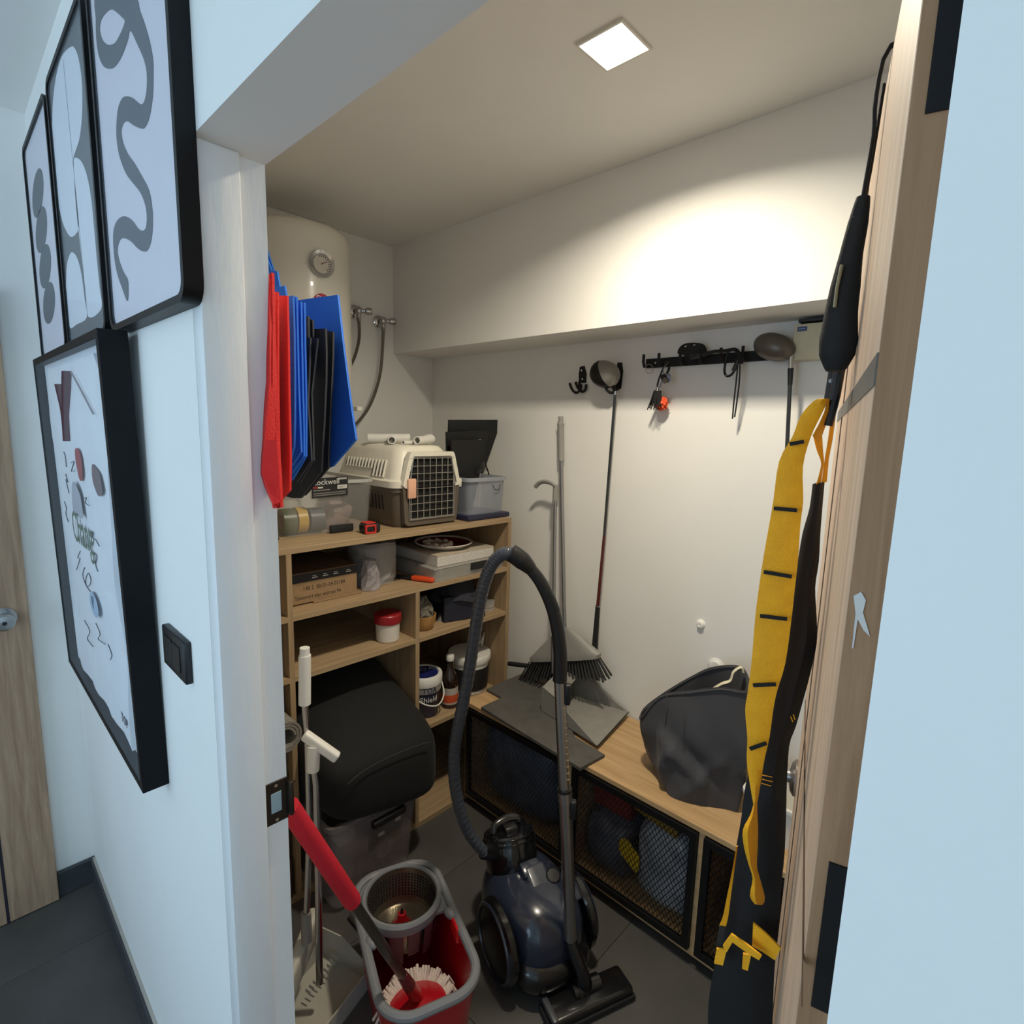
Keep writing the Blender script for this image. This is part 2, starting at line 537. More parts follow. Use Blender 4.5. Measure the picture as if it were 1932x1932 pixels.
# recessed LED panel in the ceiling
lt = thing('ceiling_light', 'square white LED downlight glowing in the storage room ceiling', 'light', (-0.829, 0.895, CEIL - 0.006))
lf = MB()
for a, b in (((-0.892, 0.832), (-0.766, 0.838)), ((-0.892, 0.952), (-0.766, 0.958)), ((-0.892, 0.838), (-0.886, 0.952)), ((-0.772, 0.838), (-0.766, 0.952))):
    lf.box((a[0], a[1], CEIL - 0.006), (b[0], b[1], CEIL))
obj('light_frame', lf, WHITEP, lt)
em = bpy.data.materials.new('led_diffuser')
em.use_nodes = True
eb = em.node_tree.nodes['Principled BSDF']
eb.inputs['Base Color'].default_value = (1, 1, 1, 1)
eb.inputs['Emission Color'].default_value = (1.0, 0.90, 0.72, 1)
eb.inputs['Emission Strength'].default_value = 12.0
al = bpy.data.lights.new('led_panel', 'AREA')
al.shape = 'SQUARE'
al.size = 0.112
al.energy = LAMP_POWER
al.color = (1.0, 0.90, 0.72)
al.spread = math.radians(152)
ao = bpy.data.objects.new('led_panel', al)
COL.objects.link(ao)
ao.parent = lt
ao.location = (0, 0, -0.0025)
obj('diffuser', MB().box((-0.886, 0.838, CEIL - 0.004), (-0.772, 0.952, CEIL - 0.001)), em, lt, 0)

# ================================================================== pictures in the hall
POSTER = mat('poster_paper', (222, 217, 224), 0.5, var=0.02)
INK = mat('poster_ink', (78, 82, 88), 0.55, var=0.04)
FRB = mat('black_frame', (11, 11, 13), 0.42, var=0.08, spec=0.25)
def poster(x0, x1, z0, z1, label, shapes, bg=None):
    t = thing('picture_frame', label, 'picture', ((x0 + x1) / 2, 0.0, z0), 'rounded black poster frames in the hall')
    w, h = x1 - x0, z1 - z0
    cx, cz = (x0 + x1) / 2, (z0 + z1) / 2
    me = curve_mesh([rrect(w, h, 0.028), rrect(w - 0.022, h - 0.022, 0.020)], 0.0125)
    link_mesh('frame_rim', place(me, (cx, -0.0125, cz), (1, 0, 0), (0, 0, 1)), FRB, t, 30)
    me = curve_mesh([rrect(w - 0.02, h - 0.02, 0.020)], 0.003)
    link_mesh('print', place(me, (cx, -0.016, cz), (1, 0, 0), (0, 0, 1)), bg or POSTER, t, 0)
    for nm, sp, m in shapes:
        me = curve_mesh(sp, 0.0004)
        link_mesh(nm, place(me, (0, -0.0195, 0), (1, 0, 0), (0, 0, 1)), m, t, 0)
    me = curve_mesh([rrect(w - 0.022, h - 0.022, 0.019)], 0.0006)
    link_mesh('glass', place(me, (cx, -0.0215, cz), (1, 0, 0), (0, 0, 1)), GLASS, t, 0)
    return t
xz = lambda L: [(p[0], p[2]) for p in L]
def smooth2(L, k=4):
    return [(p.x, p.y) for p in smoothpts([V((a, b, 0)) for a, b in L], k, True)]
snake = smooth2(xz([(-1.232,-0.0195,2.3585),(-1.2505,-0.0195,2.3322),(-1.2579,-0.0195,2.306),(-1.2494,-0.0195,2.276),(-1.2217,-0.0195,2.249),(-1.1847,-0.0195,2.231),(-1.1473,-0.0195,2.2203),(-1.1031,-0.0195,2.2179),(-1.0651,-0.0195,2.2236),(-1.0464,-0.0195,2.2285),(-1.0123,-0.0195,2.1944),(-0.9883,-0.0195,2.1675),(-0.9786,-0.0195,2.1466),(-0.9833,-0.0195,2.1286),(-0.9962,-0.0195,2.1182),(-1.012,-0.0195,2.1179),(-1.0312,-0.0195,2.1267),(-1.0602,-0.0195,2.1434),(-1.0917,-0.0195,2.1567),(-1.1207,-0.0195,2.1633),(-1.1485,-0.0195,2.1576),(-1.166,-0.0195,2.1376),(-1.1694,-0.0195,2.1154),(-1.158,-0.0195,2.0886),(-1.1288,-0.0195,2.0572),(-1.0926,-0.0195,2.0332),(-1.0528,-0.0195,2.0089),(-1.0309,-0.0195,1.9871),(-1.0247,-0.0195,1.9693),(-1.0319,-0.0195,1.9544),(-1.0512,-0.0195,1.9524),(-1.0775,-0.0195,1.9614),(-1.1084,-0.0195,1.9796),(-1.1481,-0.0195,1.9953),(-1.1865,-0.0195,2.0016),(-1.223,-0.0195,1.9987),(-1.2429,-0.0195,1.9838),(-1.2464,-0.0195,1.9521),(-1.2348,-0.0195,1.9207),(-1.2027,-0.0195,1.8865),(-1.1753,-0.0195,1.8642),(-1.1632,-0.0195,1.8949),(-1.1874,-0.0195,1.9129),(-1.2091,-0.0195,1.9325),(-1.2208,-0.0195,1.9538),(-1.205,-0.0195,1.9666),(-1.177,-0.0195,1.9672),(-1.1288,-0.0195,1.953),(-1.0855,-0.0195,1.9327),(-1.0536,-0.0195,1.9224),(-1.0318,-0.0195,1.9211),(-1.0101,-0.0195,1.9306),(-0.998,-0.0195,1.9498),(-0.9953,-0.0195,1.9732),(-1.0062,-0.0195,1.9998),(-1.0368,-0.0195,2.0265),(-1.0741,-0.0195,2.056),(-1.1091,-0.0195,2.0801),(-1.1332,-0.0195,2.1043),(-1.1376,-0.0195,2.1228),(-1.1192,-0.0195,2.1281),(-1.096,-0.0195,2.1227),(-1.06,-0.0195,2.1047),(-1.0202,-0.0195,2.0879),(-0.9997,-0.0195,2.0852),(-0.9776,-0.0195,2.0918),(-0.9583,-0.0195,2.1098),(-0.9502,-0.0195,2.131),(-0.9474,-0.0195,2.1538),(-0.9628,-0.0195,2.1885),(-0.992,-0.0195,2.2297),(-1.0248,-0.0195,2.2639)]))
hole = smooth2(xz([(-1.2299,-0.0195,2.306),(-1.2153,-0.0195,2.2855),(-1.1858,-0.0195,2.2671),(-1.1555,-0.0195,2.2548),(-1.1248,-0.0195,2.2482),(-1.0744,-0.0195,2.2507),(-1.0881,-0.0195,2.2644),(-1.124,-0.0195,2.2885),(-1.152,-0.0195,2.3031),(-1.1902,-0.0195,2.313),(-1.2186,-0.0195,2.3155)]))
poster(-1.292, -0.852, 1.822, 2.418, 'black framed poster with a curling grey snake line, nearest the doorway', [('snake_line', [snake, hole], INK)])
wh1 = smooth2(xz([(-1.4677,-0.0195,2.3778),(-1.4267,-0.0195,2.3562),(-1.4028,-0.0195,2.3238),(-1.3972,-0.0195,2.2823),(-1.4171,-0.0195,2.2392),(-1.4564,-0.0195,2.2106),(-1.5027,-0.0195,2.2015),(-1.5348,-0.0195,2.1945),(-1.5404,-0.0195,2.17),(-1.5371,-0.0195,2.1316),(-1.5337,-0.0195,2.093),(-1.5387,-0.0195,2.0598),(-1.5973,-0.0195,2.0564),(-1.6512,-0.0195,2.0695),(-1.7177,-0.0195,2.1148),(-1.751,-0.0195,2.1774),(-1.77,-0.0195,2.2414),(-1.7549,-0.0195,2.3034),(-1.7142,-0.0195,2.3547),(-1.6531,-0.0195,2.3872),(-1.5696,-0.0195,2.3994)]))
wh2 = smooth2(xz([(-1.5306,-0.0195,2.1896),(-1.4902,-0.0195,2.1834),(-1.4485,-0.0195,2.1625),(-1.4147,-0.0195,2.1286),(-1.3957,-0.0195,2.0854),(-1.3905,-0.0195,2.0317),(-1.388,-0.0195,1.9709),(-1.3827,-0.0195,1.9161),(-1.3839,-0.0195,1.8763),(-1.5151,-0.0195,1.8765),(-1.5203,-0.0195,1.9363),(-1.532,-0.0195,2.0044),(-1.542,-0.0195,2.0759),(-1.543,-0.0195,2.1332)]))
wh3 = smooth2(xz([(-1.7395,-0.0195,1.9772),(-1.7058,-0.0195,2.015),(-1.6594,-0.0195,2.0299),(-1.6194,-0.0195,2.0266),(-1.5764,-0.0195,2.0046),(-1.5488,-0.0195,1.9682),(-1.5363,-0.0195,1.9148),(-1.532,-0.0195,1.8764),(-1.6511,-0.0195,1.8748),(-1.7388,-0.0195,1.8772),(-1.7535,-0.0195,1.9259)]))
PALE = mat('poster_white', (226, 228, 234), 0.5, var=0.02)
l0, l1 = [(-1.5516,-0.0195,2.3888),(-1.5191,-0.0195,1.8769)]
poster(-1.752, -1.330, 1.826, 2.418, 'black framed poster of grey hourglass with white capsules, middle of three', [('white_capsule', [wh1], PALE), ('white_capsule', [wh2], PALE), ('white_capsule', [wh3], PALE), ('thin_line', [[(l0[0] - 0.0015, l0[2]), (l0[0] + 0.0015, l0[2]), (l1[0] + 0.0015, l1[2]), (l1[0] - 0.0015, l1[2])]], INK)], bg=mat('poster_grey', (96, 98, 100), 0.5, var=0.03))
eggs = []
for k, c in enumerate(((-2.0422,-0.02,2.2547), (-2.0411,-0.02,2.162), (-2.0334,-0.02,2.0665), (-2.0256,-0.02,1.9698))):
    ang = math.radians(62)
    eggs.append(('grey_egg', [[(c[0] + 0.115 * math.cos(a) * 0.95, c[2] + 0.050 * math.sin(a)+0.01*math.cos(a)) for a in [2 * PI * i / 28 for i in range(28)]]], INK))
poster(-2.215, -1.785, 1.828, 2.415, 'black framed poster with a column of four grey ovals, by the corner', eggs)

# deep box frame holding a signed white shirt; it leans out a little at the top
bt = math.atan2(0.0150, 0.89)
BX0, BX1, BZ0, BH, BD = -2.062, -1.208, 0.925, 0.893, 0.046
fr = thing('framed_shirt', 'deep black box frame holding a signed white sports shirt', 'picture', ((BX0 + BX1) / 2, -0.0005, BZ0), rot=(bt, 0, 0))
W2 = (BX1 - BX0) / 2
for nm, lo, hi in (('frame_side', (-W2, -BD, 0), (-W2 + 0.016, 0, BH)), ('frame_side', (W2 - 0.016, -BD, 0), (W2, 0, BH)), ('frame_rail', (-W2 + 0.016, -BD, 0), (W2 - 0.016, 0, 0.016)), ('frame_rail', (-W2 + 0.016, -BD, BH - 0.016), (W2 - 0.016, 0, BH))):
    obj(nm, MB().box(lo, hi, bev=0.001, seg=1), mat('black_veneer', (11, 11, 13), 0.5, var=0.1, spec=0.2), fr)
obj('mount_board', MB().box((-W2 + 0.016, -0.024, 0.016), (W2 - 0.016, -0.018, BH - 0.016)), mat('mount_white', (222, 226, 230), 0.8), fr)
SHIRT = mat('white_jersey', (228, 229, 232), 0.75, var=0.03, bump=0.3, bscale=14)
sh = MB()
rows = []
for i in range(15):
    z = 0.03 + 0.83 * i / 14
    hw = 0.30 if z < 0.60 else (0.30 + 0.10 * (z - 0.60) / 0.2 if z < 0.80 else 0.36 - 0.9 * (z - 0.80))
    rows.append([(-hw + 2 * hw * j / 12, -0.032 - 0.0025 * math.sin(j * 1.7 + i * 0.9) - 0.002 * math.sin(i * 1.3), z) for j in range(13)])
sh.sheet(rows, (0, 0.010, 0))
jer = obj('shirt', sh, SHIRT, fr, 60)
MAR = mat('maroon_trim', (92, 52, 56), 0.7)
def fpt(p):
    # world point on the shirt plane -> frame coordinates
    return V((p[0] - (BX0 + BX1) / 2, -0.0365, p[2] - BZ0))
def fscr(L, r=0.0012, m=None, nm='signature'):
    q = smoothpts([fpt(p) for p in L], 5)
    o_ = obj(nm, MB().tube(q, r, 5, flat=0.4), m or mat('pen_ink', (58, 62, 78), 0.6), fr)
for L in ([(-1.7214,-0.04,1.7398),(-1.6988,-0.04,1.7101),(-1.6782,-0.04,1.6777),(-1.6796,-0.04,1.639),(-1.6907,-0.04,1.6061)], [(-1.5986,-0.04,1.7644),(-1.6229,-0.04,1.7334),(-1.6434,-0.04,1.6997),(-1.6646,-0.04,1.6649),(-1.6844,-0.04,1.6259)]):
    q = [fpt(p) for p in L]
    obj('collar', MB().tube(smoothpts(q, 4), 0.011, 6, flat=0.15), MAR, fr)
q = [fpt(p) for p in [(-1.5582,-0.04,1.7609),(-1.4803,-0.04,1.726),(-1.3645,-0.04,1.6703)]]
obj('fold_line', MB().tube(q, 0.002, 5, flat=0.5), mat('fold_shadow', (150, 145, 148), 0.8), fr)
for L in ([(-1.7801,-0.04,1.5754),(-1.7651,-0.04,1.5658),(-1.7637,-0.04,1.5383)], [(-1.7897,-0.04,1.519),(-1.7698,-0.04,1.4996),(-1.7932,-0.04,1.5046),(-1.7704,-0.04,1.4715)], [(-1.6951,-0.04,1.5529),(-1.647,-0.04,1.5591),(-1.6959,-0.04,1.5328),(-1.6484,-0.04,1.5379)], [(-1.5748,-0.04,1.4784),(-1.5401,-0.04,1.4852),(-1.554,-0.04,1.4711),(-1.5162,-0.04,1.4692)], [(-1.8627,-0.04,1.4401),(-1.8394,-0.04,1.4244),(-1.8589,-0.04,1.4072),(-1.8332,-0.04,1.3884)], [(-1.6998,-0.04,1.3337),(-1.7491,-0.04,1.3071),(-1.7204,-0.04,1.3088),(-1.794,-0.04,1.2655)], [(-1.525,-0.04,1.4118),(-1.5158,-0.04,1.3975),(-1.4793,-0.04,1.397),(-1.4473,-0.04,1.3885)], [(-1.5149,-0.04,1.3628),(-1.4873,-0.04,1.3583),(-1.5113,-0.04,1.3349),(-1.4942,-0.04,1.3224)], [(-1.6626,-0.04,1.2988),(-1.7021,-0.04,1.2697),(-1.6578,-0.04,1.251),(-1.5963,-0.04,1.2782),(-1.6227,-0.04,1.293),(-1.6735,-0.04,1.2546),(-1.5941,-0.04,1.2449)], [(-1.7551,-0.04,1.1374),(-1.6902,-0.04,1.1267),(-1.7402,-0.04,1.0909),(-1.665,-0.04,1.092)], [(-1.5931,-0.04,1.1742),(-1.5508,-0.04,1.1596),(-1.5836,-0.04,1.1368),(-1.4976,-0.04,1.1493)], [(-1.4669,-0.04,1.1586),(-1.4354,-0.04,1.1433),(-1.4641,-0.04,1.1216)]):
    fscr(L)
crest = xz([(-1.6064,-0.04,1.5901),(-1.5717,-0.04,1.5932),(-1.552,-0.04,1.5834),(-1.5456,-0.04,1.5622),(-1.5487,-0.04,1.5373),(-1.5692,-0.04,1.5201),(-1.5951,-0.04,1.5242),(-1.6089,-0.04,1.5487),(-1.6156,-0.04,1.5706)])
cx0, cz0 = (BX0 + BX1) / 2, BZ0
loc2 = lambda L: [(a - cx0, b - cz0) for a, b in L]
link_mesh('crest', place(curve_mesh([smooth2(loc2(crest), 3)], 0.0005), (0, -0.0374, 0), (1, 0, 0), (0, 0, 1)), mat('crest_red', (156, 66, 66), 0.7), fr, 0)
badge = xz([(-1.4257,-0.04,1.5668),(-1.3939,-0.04,1.5618),(-1.3643,-0.04,1.5541),(-1.3532,-0.04,1.5328),(-1.3542,-0.04,1.5132),(-1.3897,-0.04,1.5039),(-1.4187,-0.04,1.5154),(-1.4376,-0.04,1.537)])
link_mesh('badge', place(curve_mesh([smooth2(loc2(badge), 3)], 0.0005), (0, -0.0374, 0), (1, 0, 0), (0, 0, 1)), mat('badge_brown', (112, 92, 92), 0.7), fr, 0)
eleph = xz([(-1.7018,-0.04,1.5021),(-1.6623,-0.04,1.5089),(-1.6339,-0.04,1.495),(-1.6077,-0.04,1.4781),(-1.6045,-0.04,1.4296),(-1.6631,-0.04,1.432),(-1.7273,-0.04,1.4308),(-1.7233,-0.04,1.4659)])
link_mesh('emblem', place(curve_mesh([smooth2(loc2(eleph), 3)], 0.0004), (0, -0.0374, 0), (1, 0, 0), (0, 0, 1)), mat('emblem_grey', (176, 176, 184), 0.7), fr, 0)
ta, tb = (-1.7568,-0.04,1.3978), (-1.5688,-0.04,1.3522)
text('sponsor_text', 'Chang', 0.115, fpt(ta) + V((-0.01, -0.001, -0.045)), (1, 0, 0.02), (0, 0, 1), mat('sponsor_green', (84, 104, 78), 0.7), fr, stretch=0.85)
chk = fpt((-1.5858,-0.04,1.2224))
obj('emblem', MB().ell(chk + V((0, -0.001, 0)), (0.05, 0.001, 0.03)), mat('emblem_blue', (170, 188, 210), 0.7), fr)
text('sponsor_text', 'V', 0.045, chk + V((-0.015, -0.0025, -0.012)), (1, 0, 0.2), (0, 0, 1), mat('emblem_ink', (60, 70, 100), 0.7), fr)
text('maker_text', 'TOP', 0.030, fpt((-1.4023,-0.04,1.0014)), (1, 0, 0), (0, 0, 1), MATS['pen_ink'], fr)
obj('glass', MB().box((-W2 + 0.016, -0.0450, 0.016), (W2 - 0.016, -0.0438, BH - 0.016)), GLASS, fr, 0)

sw = thing('light_switch', 'black wall plate with two rocker switches beside the box frame', 'switch', (-1.07, 0.0, 1.2145))
obj('wall_plate', MB().box((-1.135, -0.012, 1.2145), (-1.006, 0.0, 1.2895), bev=0.0025, seg=2), BLACK, sw)
for x in (-1.115, -1.069):
    obj('rocker', MB().box((x, -0.0150, 1.2285), (x + 0.040, -0.011, 1.2755), bev=0.0015, seg=1), mat('switch_rocker', (34, 34, 36), 0.35), sw)

# ================================================================== shelving unit
SH1 = wood('shelf_oak', (150, 126, 95), (178, 153, 119), 'Y', 0.5, 40)
SHV = wood('shelf_oak_upright', (146, 122, 92), (174, 149, 116), 'Z', 0.5, 40)
SX, SB = -1.696, -2.462
su = thing('shelving_unit', 'low oak shelving unit filled with boxes and buckets against left wall', 'shelves', (-2.08, 0.81, 0))
obj('top_panel', MB().box((SB, 0.105, 1.247), (SX, 1.509, 1.267), bev=0.001, seg=1), SH1, su)
obj('side_panel', MB().box((SB, 1.489, 0.0), (SX, 1.509, 1.247)), SHV, su)
obj('side_panel', MB().box((SB, 0.105, 0.0), (SX, 0.123, 1.247)), SHV, su)
obj('divider', MB().box((SB, 0.471, 0.0), (SX, 0.489, 1.247)), SHV, su)
obj('divider', MB().box((SB, 0.979, 0.0), (SX - 0.001, 0.998, 1.022)), SHV, su)
for nm, y0, y1, z0, z1 in (('shelf', 0.489, 1.489, 1.022, 1.040), ('shelf', 0.489, 0.979, 0.813, 0.831), ('shelf', 0.998, 1.489, 0.813, 0.831), ('shelf', 0.998, 1.489, 0.422, 0.440), ('shelf', 0.123, 0.471, 1.022, 1.040), ('shelf', 0.123, 0.471, 0.813, 0.831), ('bottom_panel', 0.489, 0.979, 0.0, 0.02), ('bottom_panel', 0.998, 1.489, 0.0, 0.02), ('bottom_panel', 0.123, 0.471, 0.0, 0.02)):
    obj(nm, MB().box((SB, y0, z0), (SX, y1, z1)), SH1, su)
obj('back_panel', MB().box((SB, 0.123, 0.02), (SB + 0.006, 1.489, 1.247)), SH1, su)

# ------------------------------------------------------------------ pet carrier
ZT = 1.267
TAUPE = mat('taupe_plastic', (92, 82, 70), 0.5, var=0.05, bump=0.1)
pc = thing('pet_carrier', 'cream and brown plastic pet carrier with wire door on top shelf', 'pet carrier', (-2.0, 1.09, ZT))
CY, CXF, CXB = 1.092, -1.772, -2.235
def ring_r(x0, x1, hw0, hw1, z, r, k=5):
    # rounded rectangle in plan (x from back x1 to front x0)
    cx, L = (x0 + x1) / 2, (x0 - x1)
    return [V((cx + a, CY + b, z)) for a, b in rrect(L, hw0 * 2, r, k)]
b = MB()
b.loft([ring_r(CXF - .02, CXB + .02, .135, 0, ZT, .03), ring_r(CXF - .014, CXB + .014, .142, 0, ZT + .012, .035), ring_r(CXF - .006, CXB + .005, .150, 0, ZT + .135, .04), ring_r(CXF, CXB, .158, 0, ZT + .14, .04), ring_r(CXF, CXB, .158, 0, ZT + .158, .04)])
base = obj('base_shell', b, TAUPE, pc, 40)
b = MB()
b.loft([ring_r(CXF + .006, CXB - .006, .165, 0, ZT + .158, .045), ring_r(CXF + .006, CXB - .006, .165, 0, ZT + .183, .045), ring_r(CXF - .004, CXB + .004, .152, 0, ZT + .190, .045), ring_r(CXF - .02, CXB + .03, .126, 0, ZT + .296, .05), ring_r(CXF - .035, CXB + .05, .108, 0, ZT + .318, .05), ring_r(CXF - .06, CXB + .08, .08, 0, ZT + .322, .04)])
top = obj('top_shell', b, CREAM, pc, 40)
# vents on the side facing the door: ribs and slots
VD = mat('vent_dark', (38, 32, 28), 0.8)
for k in range(13):
    x = -1.86 - k * 0.0235
    z0 = ZT + (.196 if k < 4 else .225)
    z1 = ZT + .262
    y0 = CY - .152 + (z0 - ZT - .19) * .245 - 0.002
    y1 = CY - .152 + (z1 - ZT - .19) * .245 - 0.002
    obj('vent_rib', MB().tube([(x, y0, z0), (x, y1, z1)], 0.0045, 8), CREAM, top)
    obj('vent_slot', MB().tube([(x - .009, y0 + .0015, z0 + .004), (x - .009, y1 + .0015, z1 - .004)], 0.0035, 8), VD, top)
for k in range(6):
    x = -1.868 - k * 0.024
    obj('vent_slot', MB().tube([(x, CY - .1475, ZT + .065), (x - .004, CY - .1500, ZT + .125)], 0.003, 8), VD, base)
# door surround (cream above, brown below) with dark opening
DY0, DY1 = CY - .095, CY + .128
def arch(w0, w1, z0, z1, zc):
    return [(CY + .012 - w0, z0), (CY + .012 + w0, z0), (CY + .012 + w1 * 1.03, zc), (CY + .012 + w0 * .86, z1 - .012), (CY + .012 + w0 * .80, z1), (CY + .012 - w0 * .80, z1), (CY + .012 - w0 * .86, z1 - .012), (CY + .012 - w1 * 1.03, zc)]
sur = curve_mesh([arch(.132, .140, ZT + .158, ZT + .298, ZT + .17), arch(.114, .122, ZT + .158, ZT + .282, ZT + .17)], 0.013)
link_mesh('door_surround', place(sur, (CXF + .006, 0, 0), (0, 1, 0), (0, 0, 1)), CREAM, pc, 30)
sur = curve_mesh([[(CY - .130, ZT + .158), (CY - .12, ZT + .02), (CY - .105, ZT + .008), (CY + .128, ZT + .008), (CY + .143, ZT + .02), (CY + .154, ZT + .158)], [(CY - .108, ZT + .1575), (CY - .1, ZT + .04), (CY - .09, ZT + .03), (CY + .114, ZT + .03), (CY + .124, ZT + .04), (CY + .132, ZT + .1575)]], 0.010)
link_mesh('door_surround', place(sur, (CXF + .004, 0, 0), (0, 1, 0), (0, 0, 1)), TAUPE, pc, 30)
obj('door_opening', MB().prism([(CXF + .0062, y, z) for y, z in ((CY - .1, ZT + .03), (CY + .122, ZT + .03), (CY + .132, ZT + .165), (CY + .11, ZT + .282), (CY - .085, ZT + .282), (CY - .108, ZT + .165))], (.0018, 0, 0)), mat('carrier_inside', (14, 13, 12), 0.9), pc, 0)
WIRE = mat('door_wire', (176, 172, 164), 0.35, 0.7)
wd = MB()
for k in range(8):
    y = CY - .093 + k * .0305
    zt = ZT + .276
    wd.cyl((CXF + .017, y, ZT + .03), (CXF + .017, y, zt), .0016, n=6)
for k in range(9):
    z = ZT + .036 + k * .0296
    wd.cyl((CXF + .018, CY - .1, z), (CXF + .018, CY + .124, z), .0015, n=6)
wd.tube([(CXF + .019, y, z) for y, z in ((CY - .1, ZT + .032), (CY + .124, ZT + .032), (CY + .127, ZT + .17), (CY + .108, ZT + .278), (CY - .083, ZT + .278), (CY - .103, ZT + .17))], .0024, 6, closed=True)
dr = obj('wire_door', wd, WIRE, pc)
obj('door_latch', MB().box((CXF + .018, CY - .115, ZT + .118), (CXF + .030, CY - .076, ZT + .196), bev=.005), mat('peach_plastic', (226, 176, 146), 0.45), dr)
obj('side_clip', MB().box((CXF - .04, CY + .155, ZT + .148), (CXF + .006, CY + .178, ZT + .185), bev=.005), CREAM, top)
# white pipe fittings on the carrier roof
ZR = ZT + .322
def pipe(label, p0, p1, r, wall=0.0035, flare=None):
    t = thing('pipe_fitting', label, 'pipe', ((p0[0] + p1[0]) / 2, (p0[1] + p1[1]) / 2, ZR), 'white pipe offcuts on the carrier')
    p0, p1 = V(p0), V(p1)
    d = (p1 - p0)
    L = d.length
    pr = [(r - wall, 0.0), (r, 0.0), (r, L * .55)]
    if flare:
        pr += [(flare, L * .75), (flare, L), (flare - wall, L), (r - wall, L * .6)]
    else:
        pr += [(r, L), (r - wall, L)]
    pr += [(r - wall, 0.0)]
    obj('pipe_wall', MB().lathe(pr, p0, d, 24, False), WHITEP, t)
    obj('pipe_core', MB().cyl(p0 + d * .12, p0 + d * .9, r - wall - .0005, n=20), mat('pipe_inside', (120, 116, 108), 0.8), t)
pipe('white pipe socket facing front left on pet carrier', (-1.885, 0.998, ZR + .017), (-1.985, 1.062, ZR + .017), .016)
pipe('thick white pipe offcut lying across rear of pet carrier', (-2.04, .985, ZR + .02), (-1.945, 1.13, ZR + .024), .019)
pipe('thin short white pipe between the thicker offcuts', (-1.86, 1.035, ZR + .009), (-1.88, 1.10, ZR + .009), .008, .002)
pipe('flared white pipe socket at right end of carrier roof', (-1.845, 1.092, ZR + .018), (-1.90, 1.205, ZR + .022), .0165, flare=.0215)

# ------------------------------------------------------------------ clear box on its side with tape rolls
bx = thing('storage_box', 'large clear storage box with black printed label on top shelf', 'storage box', (-2.0, 0.72, ZT))
def tbox(mb, x0, x1, y0, y1, z0, z1, t, sh=.02, open_top=True):
    # thin walled, tapered open box: narrower at z0
    cx, cy = (x0 + x1) / 2, (y0 + y1) / 2
    def rg(e, z):
        return [V((cx + a, cy + b_, z)) for a, b_ in rrect(abs(x1 - x0) + 2 * e, abs(y1 - y0) + 2 * e, .025, 4)]
    mb.loft([rg(-t, z0 + t), rg(sh - t, z1), rg(sh, z1), rg(0, z0), rg(-.004, z0)], True, True)
    return mb
obj('box_wall', tbox(MB(), -2.28, -1.852, .545, .875, ZT + .001, ZT + .186, .003, .012), mat('box_cloudy', (196, 196, 190), 0.3, var=0.04, alpha=.12), bx, 40)
me = curve_mesh([rrect(.462, .366, .035, 4), rrect(.444, .348, .03, 4)], .006)
link_mesh('box_rim', place(me, (-2.066, .710, ZT + .188), (1, 0, 0), (0, 1, 0)), mat('box_rim_plastic', (188, 188, 182), 0.35, alpha=.75), bx, 30)
obj('latch', MB().box((-1.846, .70, ZT + .002), (-1.832, .793, ZT + .030), bev=.004), BLACKM, bx)
LQ = [V(p) for p in [(-1.838,0.6323,1.401),(-1.838,0.7727,1.4048),(-1.838,0.7739,1.4757),(-1.838,0.6342,1.474)]]
lx, lyv = (LQ[1] - LQ[0]).normalized(), V((.06, 0, 1)).normalized()
lw_, lh_ = (LQ[1] - LQ[0]).length, (LQ[2] - LQ[1]).length
lnv = lx.cross(lyv).normalized()
lpos = lambda u, v, d=0.0: LQ[0] + lx * (u * lw_) + lyv * (v * lh_) + lnv * d
lbl = obj('label', MB().prism([lpos(0, 0), lpos(1, 0), lpos(1, 1), lpos(0, 1)], lnv * .0008), mat('label_black', (26, 26, 28), 0.6), bx, 0)
LW = mat('label_white', (214, 212, 206), 0.6)
text('label_text', 'Lockwell', lh_ * .40, lpos(.03, .66, .0012), lx, lyv, LW, lbl, .0002, stretch=1.0)
for u, v, w_, h_, c in ((.72, .86, .24, .09, (170, 168, 160)), (.70, .38, .27, .20, (205, 203, 196)), (.04, .48, .10, .10, (150, 30, 40)), (.16, .48, .14, .08, (190, 188, 180)), (.04, .36, .45, .05, (130, 128, 122)), (.04, .20, .9, .05, (120, 118, 112)), (.04, .10, .9, .05, (120, 118, 112))):
    obj('label_print', MB().prism([lpos(u, v, .0009), lpos(u + w_, v, .0009), lpos(u + w_, v + h_, .0009), lpos(u, v + h_, .0009)], lnv * .0003), mat('print_%d_%d' % (c[0], c[2]), c, 0.6), lbl, 0)
text('label_text', '60011', lh_ * .14, lpos(.73, .43, .0015), lx, lyv, BLACK, lbl, .0001)
def tape(label, c, ax, r, w_, col, grp='tape rolls in the clear box', ri=None):
    t = thing('tape_roll', label, 'tape', (c[0], c[1], c[2] - r), grp)
    ri = ri or r * .62
    c, ax = V(c), V(ax).normalized()
    obj('tape_winding', MB().lathe([(ri, 0), (r, 0), (r, w_), (ri, w_), (ri, 0)], c - ax * w_ / 2, ax, 30, False), mat('tape_%d_%d' % (col[0], col[2]), col, 0.35, var=.12, vscale=80), t)
    obj('tape_core', MB().lathe([(ri - .003, 0.001), (ri, 0.001), (ri, w_ - .001), (ri - .003, w_ - .001), (ri - .003, 0.001)], c - ax * w_ / 2, ax, 30, False), mat('card_core', (150, 120, 86), 0.8), t)
tape('green tape roll at left end inside clear box', (-1.905, .572, ZT + .05), (0.1, 1, 0), .046, .045, (78, 88, 56))
tape('yellow masking tape roll inside clear box', (-1.905, .618, ZT + .051), (0.1, 1, 0), .047, .034, (196, 158, 58))
tape('grey cloth tape roll inside clear box', (-1.900, .672, ZT + .048), (0.1, 1, 0), .044, .052, (84, 88, 92))
cb = MB()
